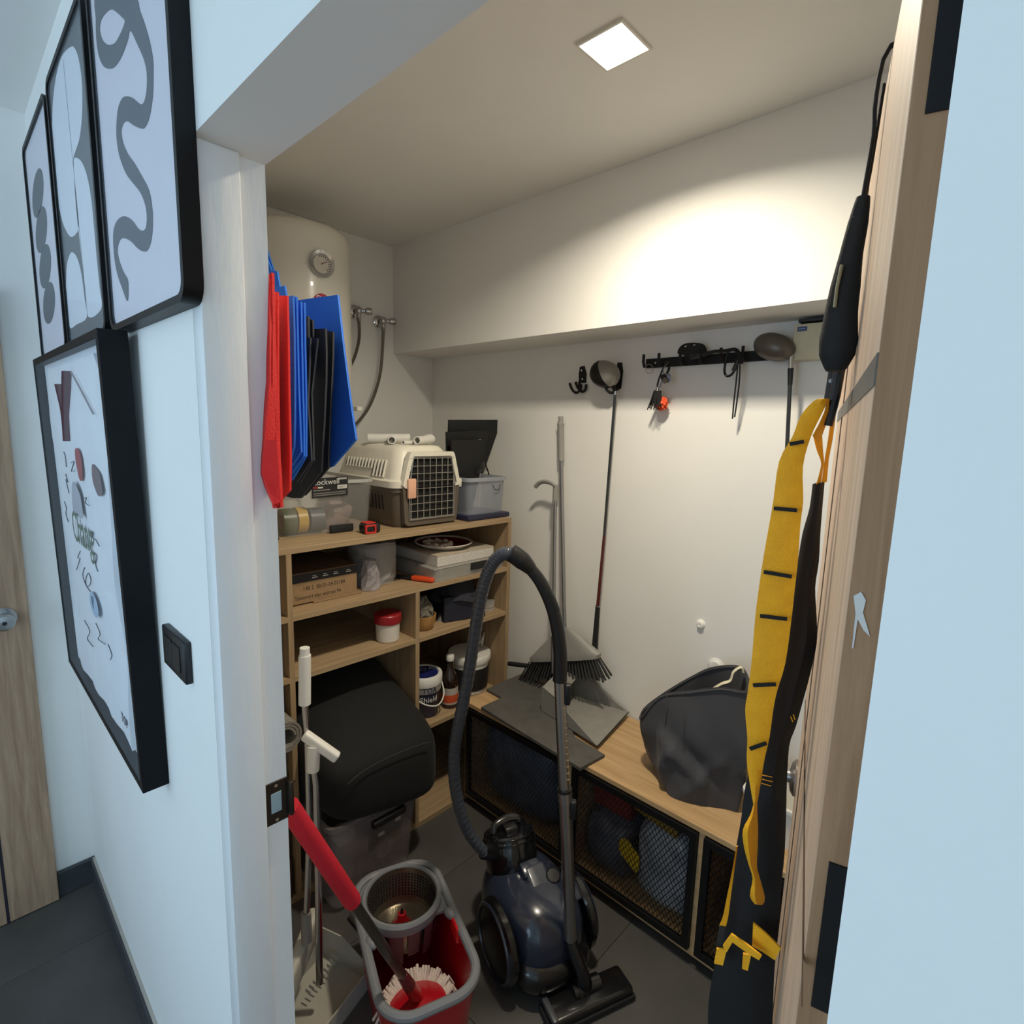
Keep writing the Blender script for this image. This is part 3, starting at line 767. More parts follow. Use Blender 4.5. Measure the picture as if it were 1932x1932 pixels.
cb.loft([[V((-1.93 + .02 * math.sin(i + j), .76 + .055 * math.cos(2 * PI * i / 10) + .01 * j, ZT + .006 + .035 * j + .03 * math.sin(2 * PI * i / 10))) for i in range(10)] for j in range(3)])
tag(obj('plastic_bag', cb, mat('reddish_film', (150, 124, 120), 0.3, alpha=.45, bump=.6, bscale=40)), 'crumpled reddish plastic bag at right inside clear box', 'plastic bag')
# tape measure
tm = thing('tape_measure', 'red and black tape measure lying at front of top shelf', 'tape measure', (-1.765, .822, ZT))
obj('case', MB().box((-1.80, .792, ZT), (-1.748, .858, ZT + .038), bev=.010, seg=3), BLACK, tm)
me = curve_mesh([rrect(.045, .032, .004, 3), rrect(.033, .020, .003, 3)], .004)
link_mesh('red_bumper', place(me, (-1.748, .812, ZT + .018), (0, 1, 0), (0, 0, 1)), mat('bumper_red', (196, 44, 36), 0.45), tm, 30)
obj('red_bumper', MB().box((-1.798, .800, ZT + .036), (-1.756, .842, ZT + .040), bev=.001, seg=1), MATS['bumper_red'], tm)
tag(obj('marker_pen', MB().cyl((-1.79, .47, ZT + .005), (-1.84, .51, ZT + .005), .005, .004, 12), BLACK), 'small black pen at left front of top shelf', 'pen')

# ------------------------------------------------------------------ bin with black paper bags
bn = thing('storage_bin', 'clear bin on a navy lid at right end of top shelf', 'storage box', (-1.89, 1.40, ZT))
NAVY = mat('navy_plastic', (36, 38, 62), 0.45)
obj('lid', MB().box((-2.02, 1.275, ZT), (-1.728, 1.53, ZT + .022), bev=.006), NAVY, bn)
obj('bin_wall', tbox(MB(), -2.0, -1.752, 1.295, 1.512, ZT + .020, ZT + .178, .003, .008), mat('bin_clear', (168, 174, 186), 0.25, alpha=.34), bn, 40)
me = curve_mesh([rrect(.282, .245, .03, 4), rrect(.26, .225, .026, 4)], .008)
link_mesh('bin_rim', place(me, (-1.876, 1.4035, ZT + .176), (1, 0, 0), (0, 1, 0)), mat('bin_rim', (176, 182, 190), 0.3, alpha=.6), bn, 30)
obj('bin_handle', MB().tube(smoothpts([(-1.742, 1.43, ZT + .15), (-1.735, 1.44, ZT + .128), (-1.735, 1.465, ZT + .13), (-1.742, 1.475, ZT + .15)], 4), .002, 6), mat('handle_navy', (60, 64, 84), 0.4), bn)
PAPER = mat('black_paper', (18, 18, 20), 0.55, var=.15, bump=.25, bscale=30)
def pbag(label, x, y0, y1, h, t=.012, lean=.02):
    z0 = ZT + .024
    o_ = obj('paper_bag', MB().sheet([[(x + lean * k, y0 + .004 * math.sin(k * 3), z0 + h * k), (x + lean * k + .004, (y0 + y1) / 2, z0 + h * k), (x + lean * k, y1, z0 + h * k)] for k in (0, .33, .66, 1)], (-t, 0, 0)), PAPER)
    return tag(o_, label, 'paper bag', 'black paper bags in the bin')
def pbag2(label, P4, t=.010):
    P4 = [V(p) for p in P4]
    tl, tr, br, bl = P4
    rows = [[tl.lerp(bl, k), tl.lerp(bl, k).lerp(tr.lerp(br, k), .5) + V((.004, 0, 0)), tr.lerp(br, k)] for k in (0, .33, .66, 1)]
    return tag(obj('paper_bag', MB().sheet(rows, (-t, 0, 0)), PAPER), label, 'paper bag', 'black paper bags in the bin')
pbag2('tallest black paper bag standing at back of the bin', ((-1.955,1.3539,1.6975), (-1.955,1.6908,1.7082), (-1.955, 1.50, ZT + .026), (-1.955, 1.34, ZT + .026)))
pbag2('middle black paper bag in the bin, left of the tall one', ((-1.915,1.3062,1.643), (-1.915,1.5735,1.6548), (-1.915, 1.45, ZT + .026), (-1.915, 1.32, ZT + .026)))
pbag2('front black paper bag with ribbon handles in the bin', ((-1.872,1.2981,1.6095), (-1.872,1.5094,1.6107), (-1.872, 1.43, ZT + .026), (-1.872, 1.31, ZT + .026)))
rb = MB()
for k in range(4):
    rb.tube(smoothpts([(-1.86, 1.44 + .005 * k, ZT + .19), (-1.845, 1.47 + .004 * k, ZT + .24 - .01 * k), (-1.835, 1.485 + .004 * k, ZT + .21 - .008 * k), (-1.84, 1.495, ZT + .185 + .003 * k)], 4), .002, 6)
tag(obj('ribbon_handles', rb, BLACK), 'looped black ribbon handles hanging over right side of bin', 'ribbon')
for k in range(3):
    y = 1.489 + k * .0075
    o_ = obj('foam_board', MB().box((-1.962 + .012 * k, y - .004, ZT + .024), (-1.925 + .012 * k, y, ZT + .345), bev=.001, seg=1), mat('white_card', (206, 204, 200), 0.7))
    tag(o_, ('white board slat nearest the black bags in bin', 'middle white board slat standing in the bin', 'outermost white board slat at right side of bin')[k], 'board', 'white boards in the bin')

# ------------------------------------------------------------------ second row
Z1 = 1.040
KRAFT = mat('kraft_card', (146, 118, 84), 0.8, var=.1, vscale=40)
bxc = thing('cardboard_box', 'flat brown cardboard box with stencilled writing and black band', 'box', (-1.93, .645, Z1))
obj('carton', MB().box((-2.10, .492, Z1 + .004), (-1.784, .775, Z1 + .080), bev=.002, seg=1), KRAFT, bxc)
bd = obj('black_band', MB().box((-2.102, .491, Z1 + .080), (-1.7835, .776, Z1 + .108), bev=.001, seg=1), mat('band_black', (32, 31, 32), 0.7), bxc)
obj('carton_top', MB().box((-2.10, .493, Z1 + .108), (-1.787, .773, Z1 + .113)), mat('dark_kraft', (96, 72, 52), 0.8), bxc)
INKB = mat('stencil_ink', (44, 36, 30), 0.8)
text('stencil_text', '14B 2  80-01-04 03184', .021, (-1.7838, .565, Z1 + .050), (0, 1, 0), (0, 0, 1), INKB, bxc, .0002, stretch=.82)
text('stencil_text', 'Tavanmart sepr walrcan 9A', .020, (-1.7838, .535, Z1 + .020), (0, 1, 0), (0, 0, 1), INKB, bxc, .0002, stretch=.78)
obj('barcode_label', MB().box((-1.7839, .494, Z1 + .032), (-1.7834, .510, Z1 + .062)), LW, bxc, 0)
for y in (.60, .64, .68, .73):
    obj('band_print', MB().box((-1.7834, y, Z1 + .090), (-1.7831, y + .02, Z1 + .093)).box((-1.7834, y + .002, Z1 + .097), (-1.7831, y + .015, Z1 + .099)), LW, bd, 0)
obj('torn_edge', MB().box((-1.80, .60, Z1 + .001), (-1.775, .79, Z1 + .006), bev=.001, seg=1), KRAFT, bxc)
# plastic-wrapped parcel
pb = thing('wrapped_parcel', 'square parcel wrapped in crumpled grey plastic film', 'parcel', (-1.88, .90, Z1))
obj('parcel_core', MB().box((-1.98, .845, Z1 + .012), (-1.835, .985, Z1 + .150), bev=.006), mat('grey_card', (120, 114, 104), 0.7), pb)
ff = MB()
rows = []
for i in range(9):
    z = Z1 + .002 + .165 * i / 8
    rows.append([V((-1.900 + (.088 + random.uniform(-.006, .007)) * math.cos(2 * PI * j / 22) * 1.05, .912 + (.092 + random.uniform(-.007, .007)) * math.sin(2 * PI * j / 22), z + random.uniform(-.004, .004))) for j in range(22)])
ff.loft(rows)
obj('plastic_wrap', ff, FILM, pb, 0)
fl2 = MB()
rows = []
for i in range(7):
    z = Z1 + .002 + .115 * i / 6
    rows.append([V((-1.800 + (.030 + random.uniform(-.006, .006)) * math.cos(2 * PI * j / 14), .842 + (.040 * (1 - .4 * i / 6) + random.uniform(-.006, .006)) * math.sin(2 * PI * j / 14), z)) for j in range(14)])
fl2.loft(rows)
obj('wrap_tail', fl2, mat('film_bright', (182, 176, 178), 0.15, alpha=.55, bump=.6, bscale=50), pb, 0)
# clear flat case, white boxed set, plate
cs = thing('flat_case', 'flat clear plastic case with black latch under the white box', 'case', (-1.84, 1.25, Z1))
obj('case_wall', tbox(MB(), -2.05, -1.705, 1.075, 1.482, Z1 + .001, Z1 + .052, .002, .004), mat('case_clear', (196, 192, 184), 0.2, alpha=.4), cs, 40)
obj('case_lid', MB().box((-2.055, 1.072, Z1 + .052), (-1.70, 1.486, Z1 + .058), bev=.002, seg=1), mat('case_lid', (188, 184, 176), 0.25, alpha=.55), cs)
obj('latch', MB().box((-1.704, 1.27, Z1 + .022), (-1.695, 1.40, Z1 + .054), bev=.002, seg=1), BLACKM, cs)
wbx = thing('white_box', 'white speckled cardboard box lying on the clear case', 'box', (-1.85, 1.27, Z1 + .0585))
obj('carton', MB().box((-2.02, 1.105, Z1 + .0585), (-1.722, 1.425, Z1 + .098), bev=.001, seg=1), mat('speckled_card', (200, 196, 188), 0.7, var=.22, vscale=220), wbx)
obj('lid', MB().box((-2.02, 1.105, Z1 + .0985), (-1.722, 1.425, Z1 + .104), bev=.001, seg=1), mat('beige_lid', (176, 164, 146), 0.7), wbx)
ZP = Z1 + .1045
pl = thing('dinner_plate', 'round red plate with white rim on the white box', 'plate', (-1.855, 1.245, ZP))
obj('dish', MB().lathe([(.001, .002), (.075, .002), (.078, 0), (.090, 0), (.120, .016), (.128, .022), (.127, .025), (.118, .020), (.092, .006), (.001, .006)], (-1.855, 1.245, ZP), (0, 0, 1), 36), mat('plate_white', (216, 210, 204), 0.25), pl)
obj('glaze', MB().lathe([(.001, .0066), (.092, .0066), (.116, .0195), (.110, .0200), (.090, .0075), (.001, .0075)], (-1.855, 1.245, ZP), (0, 0, 1), 36), mat('glaze_red', (110, 20, 26), 0.2), pl)
dl = MB()
for k in range(26):
    a = 2 * PI * k / 26
    dl.ell((-1.845 + .062 * math.cos(a), 1.205 + .048 * math.sin(a), ZP + .018 + .006 * math.sin(k * 2.1)), (.013, .013, .009), seg=8, ring=6)
dl.lathe([(.001, .008), (.05, .008), (.055, .014), (.001, .02)], (-1.845, 1.205, ZP), (0, 0, 1), 20)
tag(obj('paper_garland', dl, mat('cream_paper', (190, 176, 164), 0.8, var=.15)), 'cream ruffled paper garland lying on the red plate', 'garland')
kf = thing('box_cutter', 'orange box cutter with black blade end on second shelf', 'knife', (-1.79, 1.04, Z1))
obj('handle', MB().obox((-1.755, 1.058, Z1 + .011), ((.75, .35, 0), (-.35, .75, 0), (0, 0, 1)), (.10, .03, .018), bev=.006, seg=3), mat('orange_plastic', (214, 74, 32), 0.35), kf)
obj('blade_holder', MB().obox((-1.835, 1.022, Z1 + .008), ((.75, .35, 0), (-.35, .75, 0), (0, 0, 1)), (.085, .024, .010), bev=.002, seg=1), BLACK, kf)

# ------------------------------------------------------------------ third row
Z2 = .831
tb_ = thing('plastic_tub', 'white plastic tub with red screw lid on third shelf', 'tub', (-1.768, .897, Z2))
obj('body', MB().lathe([(.001, .001), (.040, 0), (.044, .004), (.047, .072), (.047, .078), (.001, .078)], (-1.768, .897, Z2), (0, 0, 1), 32), mat('tub_white', (208, 202, 190), 0.5), tb_)
obj('lid', MB().lathe([(.047, .074), (.0515, .074), (.053, .080), (.053, .106), (.050, .110), (.001, .110)], (-1.768, .897, Z2), (0, 0, 1), 32), mat('lid_red', (150, 30, 36), 0.35), tb_)
bw = thing('wooden_bowl', 'small bamboo bowl holding a crinkled plastic bag', 'bowl', (-1.775, 1.075, Z2))
obj('bowl_shell', MB().lathe([(.001, 0), (.034, 0), (.042, .008), (.050, .030), (.054, .062), (.050, .062), (.046, .032), (.038, .012), (.001, .010)], (-1.775, 1.075, Z2), (0, 0, 1), 32), wood('bamboo', (150, 110, 62), (186, 142, 88), 'Z', .45, 50), bw)
fo = MB()
rows = []
for i in range(7):
    f_ = i / 6
    rr = .044 * (1 - .2 * f_) if f_ < .7 else .03 * (1.4 - f_)
    rows.append([V((-1.775 + (rr + random.uniform(-.009, .009)) * math.cos(2 * PI * j / 16), 1.075 + (rr + random.uniform(-.009, .009)) * math.sin(2 * PI * j / 16), Z2 + .030 + .105 * f_ + random.uniform(-.006, .006))) for j in range(16)])
fo.loft(rows)
tag(obj('crinkled_bag', fo, mat('smoky_film', (120, 112, 100), 0.15, alpha=.8, var=.3, vscale=60), None, 0), 'crinkled smoky plastic bag stuffed in the bamboo bowl', 'plastic bag')
hs = obj('plastic_hose', MB().tube(smoothpts([(-1.801,1.1791,0.8102),(-1.8051,1.2112,0.8739),(-1.8054,1.2468,0.9267),(-1.7951,1.2927,0.9613)], 6), .014, 10, rf=lambda t: .016 * (1 - .35 * t)), mat('hose_film', (150, 146, 142), 0.2, alpha=.7, bump=.5, bscale=80))
tag(hs, 'curved strip of clear plastic leaning beside the bamboo bowl', 'plastic')
nb = thing('navy_box', 'dark navy box stuffed with dark cloth on third shelf', 'box', (-1.87, 1.31, Z2))
obj('carton', MB().obox((-1.83, 1.30, Z2 + .056), ((.96, -.28, 0), (.28, .96, 0), (0, 0, 1)), (.20, .20, .11), bev=.003, seg=1), mat('navy_card', (22, 26, 44), 0.6), nb)
cl = MB()
rows = []
for i in range(6):
    f_ = i / 5
    rows.append([V((-1.83 + (.11 * (1 - .5 * f_) + random.uniform(-.016, .016)) * math.cos(2 * PI * j / 14), 1.29 + (.115 * (1 - .4 * f_) + random.uniform(-.016, .016)) * math.sin(2 * PI * j / 14), Z2 + .09 + .085 * f_ + random.uniform(-.008, .008))) for j in range(14)])
cl.loft(rows)
obj('dark_cloth', cl, mat('dark_cloth', (38, 40, 48), 0.9, var=.2, bump=.3), nb, 50)
cp = MB()
rows = []
for i in range(5):
    f_ = i / 4
    rows.append([V((-1.775 + (.035 + random.uniform(-.006, .006)) * math.cos(2 * PI * j / 12), 1.44 + (.038 + random.uniform(-.006, .006)) * math.sin(2 * PI * j / 12), Z2 + .001 + .04 * f_)) for j in range(12)])
cp.loft(rows)
tag(obj('blister_pack', cp, FILM, None, 0), 'clear plastic pack at right end of third shelf', 'plastic pack')

# ------------------------------------------------------------------ buckets on the lower right shelf
Z3 = .440
pt = thing('paint_bucket', 'small paint bucket with navy lid disc and white rim', 'bucket', (-1.80, 1.105, Z3))
bc = V((-1.800, 1.098, Z3))
obj('body', MB().lathe([(.001, 0), (.060, 0), (.063, .004), (.072, .150), (.001, .150)], bc, (0, 0, 1), 32), mat('bucket_print', (40, 42, 66), 0.4, var=.5, vscale=22), pt)
obj('rim_band', MB().lathe([(.0725, .112), (.0745, .114), (.0745, .150), (.0725, .150)], bc, (0, 0, 1), 32, False), mat('silver_band', (166, 164, 160), 0.3, .4), pt)
obj('lid', MB().lathe([(.072, .142), (.078, .142), (.080, .150), (.080, .178), (.076, .184), (.066, .184), (.064, .180), (.001, .180)], bc, (0, 0, 1), 32), WHITEP, pt)
obj('lid_disc', MB().lathe([(.001, .1805), (.062, .1805), (.062, .182), (.001, .182)], bc, (0, 0, 1), 32), mat('lid_navy', (30, 36, 92), 0.35), pt)
obj('bail_handle', MB().tube(smoothpts([bc + V((.01, -.078, .15)), bc + V((.06, -.065, .09)), bc + V((.09, .0, .062)), bc + V((.07, .055, .09)), bc + V((.012, .078, .15))], 6), .003, 8), WHITEP, pt)
def wrap_text(s, c, r, z, size, a0, m, parent, st=1.0):
    me = text_mesh(s, size, .0003)
    for v in me.vertices:
        a = a0 + v.co.x * st / r
        v.co = V((c[0] + (r + v.co.z) * math.cos(a), c[1] + (r + v.co.z) * math.sin(a), z + v.co.y))
    return link_mesh('print_text', me, m, parent, 0)
wrap_text('TOA', bc, .0755, Z3 + .118, .032, math.radians(-42), mat('print_navy', (30, 34, 70), 0.5), pt)
wrap_text('Shield', bc, .0715, Z3 + .075, .034, math.radians(-50), LW, pt)
text('lid_text', 'TOA', .045, bc + V((-.02, -.035, .1822)), (.3, .95, 0), (-.95, .3, 0), mat('lid_print', (150, 156, 180), 0.5), pt, .0003)
bo = thing('glass_bottle', 'brown glass bottle with white cap and orange label', 'bottle', (-1.765, 1.215, Z3))
oc = V((-1.765, 1.215, Z3))
obj('bottle_glass', MB().lathe([(.001, 0), (.033, 0), (.036, .004), (.036, .120), (.033, .140), (.020, .165), (.015, .185), (.0145, .215), (.001, .215)], oc, (0, 0, 1), 28), mat('brown_glass', (34, 18, 12), 0.08, coat=.5), bo)
obj('label', MB().lathe([(.0364, .02), (.0368, .02), (.0368, .095), (.0364, .095)], oc, (0, 0, 1), 28, False), mat('bottle_label', (176, 168, 158), 0.6), bo)
obj('label_patch', MB().lathe([(.0369, .028), (.0372, .03), (.0372, .062), (.0369, .064)], oc, (0, 0, 1), 28, False), mat('label_orange', (196, 78, 40), 0.6), bo)
obj('cap', MB().lathe([(.001, .212), (.0165, .212), (.0175, .216), (.0175, .234), (.015, .238), (.001, .238)], oc, (0, 0, 1), 24), WHITEP, bo)
wbk = thing('white_bucket', 'round white bucket with handle and black label behind the bottle', 'bucket', (-1.835, 1.392, Z3))
wc = V((-1.835, 1.392, Z3))
obj('body', MB().lathe([(.001, 0), (.080, 0), (.084, .004), (.094, .160), (.001, .160)], wc, (0, 0, 1), 36), WHITEP, wbk)
obj('label', MB().lathe([(.0870, .02), (.0885, .02), (.0935, .125), (.0920, .125)], wc, (0, 0, 1), 36, False), mat('bucket_label', (30, 30, 32), 0.5), wbk)
obj('lid', MB().lathe([(.093, .150), (.100, .150), (.102, .158), (.102, .178), (.098, .184), (.001, .186)], wc, (0, 0, 1), 36), WHITEP, wbk)
obj('bail_handle', MB().tube(smoothpts([wc + V((.03, -.05, .186)), wc + V((.05, .0, .215)), wc + V((.045, .045, .262)), wc + V((.02, .072, .255)), wc + V((.0, .082, .187))], 6), .0065, 8, flat=.35), WHITEP, wbk)
cpo = thing('cleaning_pole', 'black foam-gripped pole lying between shelf end and back wall', 'pole', (-1.7582,1.585,0.4992))
obj('foam_grip', MB().cyl((-1.7593,1.585,0.5263), (-1.6008,1.6,0.558), .011, n=14), BLACKM, cpo)
obj('pole_tube', MB().cyl((-1.8932,1.57,0.501), (-1.7593,1.585,0.5263), .007, n=12), GREYP, cpo)

# ------------------------------------------------------------------ left column and lower bay
cy_ = MB()
rows = []
for i in range(6):
    f_ = i / 5
    rows.append([V((-1.80 + (.08 + random.uniform(-.015, .015)) * math.cos(2 * PI * j / 14), .37 + (.085 * (1 - .4 * f_) + random.uniform(-.014, .014)) * math.sin(2 * PI * j / 14), Z2 + .001 + .11 * f_)) for j in range(14)])
cy_.loft(rows)
tag(obj('folded_cloth', cy_, mat('charcoal_cloth', (52, 50, 48), 0.9, var=.3), None, 50), 'crumpled charcoal cloth on the left column shelf', 'cloth')
def roll(label, c, r, turns, L, m):
    pts = []
    n = int(turns * 22)
    th = .007
    a_in, b_in = [], []
    for i in range(n + 1):
        a = 2 * PI * i / 22
        rr = r - (r * .42) * (1 - i / n)
        a_in.append((c[1] + rr * math.cos(a), c[2] + rr * math.sin(a)))
        b_in.append((c[1] + (rr - th) * math.cos(a), c[2] + (rr - th) * math.sin(a)))
    mb = MB()
    mb.loft([[V((c[0], a_in[i][0], a_in[i][1])), V((c[0], b_in[i][0], b_in[i][1])), V((c[0] - L, b_in[i][0], b_in[i][1])), V((c[0] - L, a_in[i][0], a_in[i][1]))] for i in range(n + 1)])
    o_ = obj('rolled_mat', mb, m, None, 40)
    return tag(o_, label, 'mat', 'rolled mats in the left column')
MATG = mat('grey_mat', (128, 124, 116), 0.95, var=.15, vscale=150, bump=.4, bscale=200)
sp_ = thing('plywood_stack', 'stack of dark brown boards under the rolled mats', 'boards', (-2.0, .30, .02))
for k in range(4):
    obj('board', MB().box((-2.3, .15, .02 + k * .155), (-1.70 - .01 * k, .46, .17 + k * .155), bev=.002, seg=1), wood('dark_board', (58, 40, 28), (84, 60, 42), 'Y', .8, 30), sp_)
# push the rolls onto the stack
roll('upper rolled grey mat in the left column of shelves', (-1.60, .300, .755), .052, 2.6, .5, MATG)
roll('lower rolled grey mat with open end facing doorway', (-1.58, .403, .697), .056, 2.6, .5, MATG)

# big black cushion resting on a clear tub, squeezed under the shelf
def cush(P, bulge, p=.42, seg=40, ring=24):
    # superellipsoid mapped through eight corner points
    mb = MB().ell((0, 0, 0), (1, 1, 1), None, seg, ring, p)
    for v in mb.bm.verts:
        u, w_, t = (v.co.x + 1) / 2, (v.co.y + 1) / 2, (v.co.z + 1) / 2
        q = V((0, 0, 0))
        for i, f1 in ((0, 1 - u), (1, u)):
            for j, f2 in ((0, 1 - w_), (1, w_)):
                for k, f3 in ((0, 1 - t), (1, t)):
                    q += V(P[i][j][k]) * (f1 * f2 * f3)
        v.co = q + UPZ * bulge * (1 - (2 * u - 1) ** 2) * (1 - (2 * w_ - 1) ** 2) * (2 * t - 1)
    return mb
BLKF = mat('black_cushion_fabric', (5, 5, 5), 0.85, var=.12, bump=.5, bscale=22, sheen=.03, stretch=(1, 1, .4))
# P[u back->front][w left->right][t bottom->top]
CP = (((( -2.08, .50, .44), (-2.06, .497, .70)), ((-2.08, .97, .46), (-2.06, .972, .74))),
      (((-1.5,0.5036,0.3358), (-1.465,0.4829,0.5742)), ((-1.5,0.9912,0.233), (-1.465,0.9576,0.5456))))
cu_ = thing('floor_cushion', 'big black stuffed cushion bulging out of the lower shelf bay', 'cushion', (-1.75, .74, .35))
obj('cover', cush(CP, .03, .40), BLKF, cu_, 60)
sm = smoothpts([(-1.466,0.5424,0.5305),(-1.466,0.6096,0.551),(-1.466,0.7118,0.5548),(-1.466,0.8111,0.5477),(-1.466,0.8745,0.5373)], 5)
obj('piping', MB().tube(sm, .0022, 6), mat('dark_piping', (40, 39, 37), 0.8), cu_)
ct = thing('clear_tub', 'clear storage tub of craft bits under the black cushion', 'storage box', (-1.66, .70, .0))
obj('tub_wall', tbox(MB(), -1.90, -1.545, .535, .845, .021, .335, .003, .022), mat('tub_clear', (150, 140, 140), 0.25, alpha=.26), ct, 40)
me = curve_mesh([rrect(.41, .365, .035, 4), rrect(.385, .34, .03, 4)], .008)
link_mesh('tub_rim', place(me, (-1.7225, .69, .338), (1, 0, 0), (0, 1, 0)), mat('tub_rim', (120, 112, 112), 0.3, alpha=.7), ct, 30)
obj('tub_handle', MB().box((-1.530, .665, .275), (-1.505, .80, .300), bev=.005), BLACK, ct)
obj('label', MB().box((-1.540, .69, .205), (-1.537, .80, .272)), BLACKM, ct, 0)
obj('label_print', MB().box((-1.537, .772, .235), (-1.5365, .795, .262)).box((-1.537, .70, .212), (-1.5365, .725, .226)), LW, ct, 0)
for k, (p, r, c, lb) in enumerate((((-1.60, .765, .10), .040, (120, 106, 100), 'pale ring in the clear tub under cushion'), ((-1.62, .60, .09), .045, (112, 62, 62), 'reddish tangle of cord in the clear tub'), ((-1.60, .67, .085), .035, (70, 62, 92), 'purple ball in the clear tub'), ((-1.62, .80, .20), .05, (104, 50, 74), 'dark pink cloth lump in the clear tub'), ((-1.62, .62, .20), .06, (96, 78, 74), 'brown cloth lump in the clear tub'), ((-1.72, .70, .16), .09, (66, 56, 56), 'dark cloth bundle at back of the clear tub'), ((-1.60, .60, .245), .04, (150, 140, 132), 'beige roll at top left in the clear tub'))):
    mb = MB()
    if k == 0:
        mb.tube([V(p) + V((.3 * math.sin(a) * r * 0, math.cos(a) * r * .7, math.sin(a) * r * .7)) for a in [2 * PI * i / 20 for i in range(20)]], .013, 8, closed=True)
    else:
        mb.ell(p, (r, r, r * .8), None, 14, 9, .8)
        for v in mb.bm.verts:
            v.co += V((random.uniform(-1, 1), random.uniform(-1, 1), random.uniform(-1, 1))) * r * .09
    o_ = obj('craft_item', mb, mat('craft_%d' % k, c, .8, var=.15), None, 60)
    tag(o_, lb, 'craft item', 'bits in the clear tub')
tag(obj('flat_parcel', MB().box((-1.505, .56, .0), (-1.385, .70, .045), bev=.01), mat('pale_grey_foam', (132, 128, 118), .8)), 'pale grey flat pack on floor before the clear tub', 'pack')

# ================================================================== water heater and valves
ENAM = mat('white_enamel', (226, 222, 208), 0.25, var=.01, coat=.3)
hw = thing('water_heater', 'white upright water heater tank with round gauge on left wall', 'water heater', (-2.245, .79, 1.72))
HC = V((-2.245, .79, 0))
obj('tank', MB().lathe([(.001, 1.725), (.15, 1.725), (.19, 1.735), (.207, 1.755), (.212, 1.78), (.212, 2.365), (.207, 2.390), (.19, 2.408), (.15, 2.418), (.001, 2.422)], HC, (0, 0, 1), 64), ENAM, hw, 40)
gz = 2.2535
gc = V((-2.034, .79, gz))
gt = V((1, 0, 0))
gg = obj('gauge_bezel', MB().lathe([(.001, 0), (.047, 0), (.050, .006), (.048, .014), (.036, .010), (.034, .006), (.001, .006)], gc, gt, 40), CHROME, hw)
obj('gauge_face', MB().lathe([(.001, .0065), (.034, .0065), (.034, .0075), (.001, .0075)], gc, gt, 32), mat('gauge_face', (206, 200, 188), 0.4), gg)
obj('gauge_needle', MB().obox(gc + V((.0085, .006, .004)), ((0, .85, .5), (1, 0, 0), (0, -.5, .85)), (.026, .001, .003)), mat('needle_brown', (128, 72, 50), 0.5), gg)
for k in range(10):
    a = math.radians(110 - k * 17)
    obj('gauge_tick', MB().obox(gc + V((.0082, math.cos(a) * .028, math.sin(a) * .028)), ((0, math.cos(a), math.sin(a)), (1, 0, 0), (0, -math.sin(a), math.cos(a))), (.007, .001, .0022)), BLACK, gg)
lz = 2.1245 - .012
lg = obj('maker_badge', MB().cyl((-2.0345, .79, lz), (-2.0315, .79, lz), .036, n=36), mat('badge_crimson', (190, 34, 66), 0.4), hw)
text('badge_letters', 'DL', .040, (-2.0313, .765, lz + .0), (0, 1, 0), (0, 0, 1), LW, lg, .0003)
obj('foot_bracket', MB().box((-2.18, .985, 1.722), (-2.12, 1.01, 1.74), bev=.002, seg=1), ENAM, hw)
obj('wall_bracket', MB().box((-2.47, .70, 2.2), (-2.44, .88, 2.3)), ENAM, hw)
HOSE = mat('braided_hose', (120, 114, 106), 0.35, .7, var=.2, vscale=300)
def valve(label, c, hosepts, hl):
    c = V(c)
    t = thing('angle_valve', label, 'valve', (c.x, c.y, c.z - .03), 'chrome angle valves on left wall')
    obj('flange', MB().lathe([(.001, 0), (.030, 0), (.030, .003), (.020, .010), (.012, .012), (.012, .040), (.001, .040)], c, (1, 0, 0), 24), CHROME, t)
    obj('valve_body', MB().ell(c + V((.042, 0, 0)), (.016, .018, .020)).cyl(c + V((.042, 0, 0)), c + V((.042, 0, -.034)), .010, n=16).cyl(c + V((.042, 0, -.034)), c + V((.042, 0, -.048)), .012, n=6), CHROME, t)
    obj('valve_knob', MB().lathe([(.009, 0), (.010, .02), (.016, .024), (.018, .034), (.017, .048), (.012, .053), (.001, .053)], c + V((.046, .008, 0)), (.45, .9, 0), 20), CHROME, t)
    h = obj('flexible_hose', MB().tube(smoothpts([c + V((.042, 0, -.048))] + [V(p) for p in hosepts], 10), .0075, 10), HOSE)
    tag(h, hl, 'hose', 'braided hoses below the valves')
valve('chrome angle valve nearer the water heater', (-2.465,1.1793,2.1993), ((-2.42,1.1795,2.0969), (-2.4,1.1611,2.044), (-2.37,1.12,1.9694), (-2.33,1.0605,1.9041)), 'short braided hose curving behind the water heater')
valve('chrome angle valve nearer the back corner', (-2.465,1.3143,2.1735), ((-2.42,1.3086,2.0594), (-2.41,1.2889,1.9293), (-2.39,1.245,1.8232), (-2.36,1.1783,1.7309), (-2.32,1.0857,1.659), (-2.28,0.9876,1.6221)), 'long braided hose sweeping down behind the blue bag')

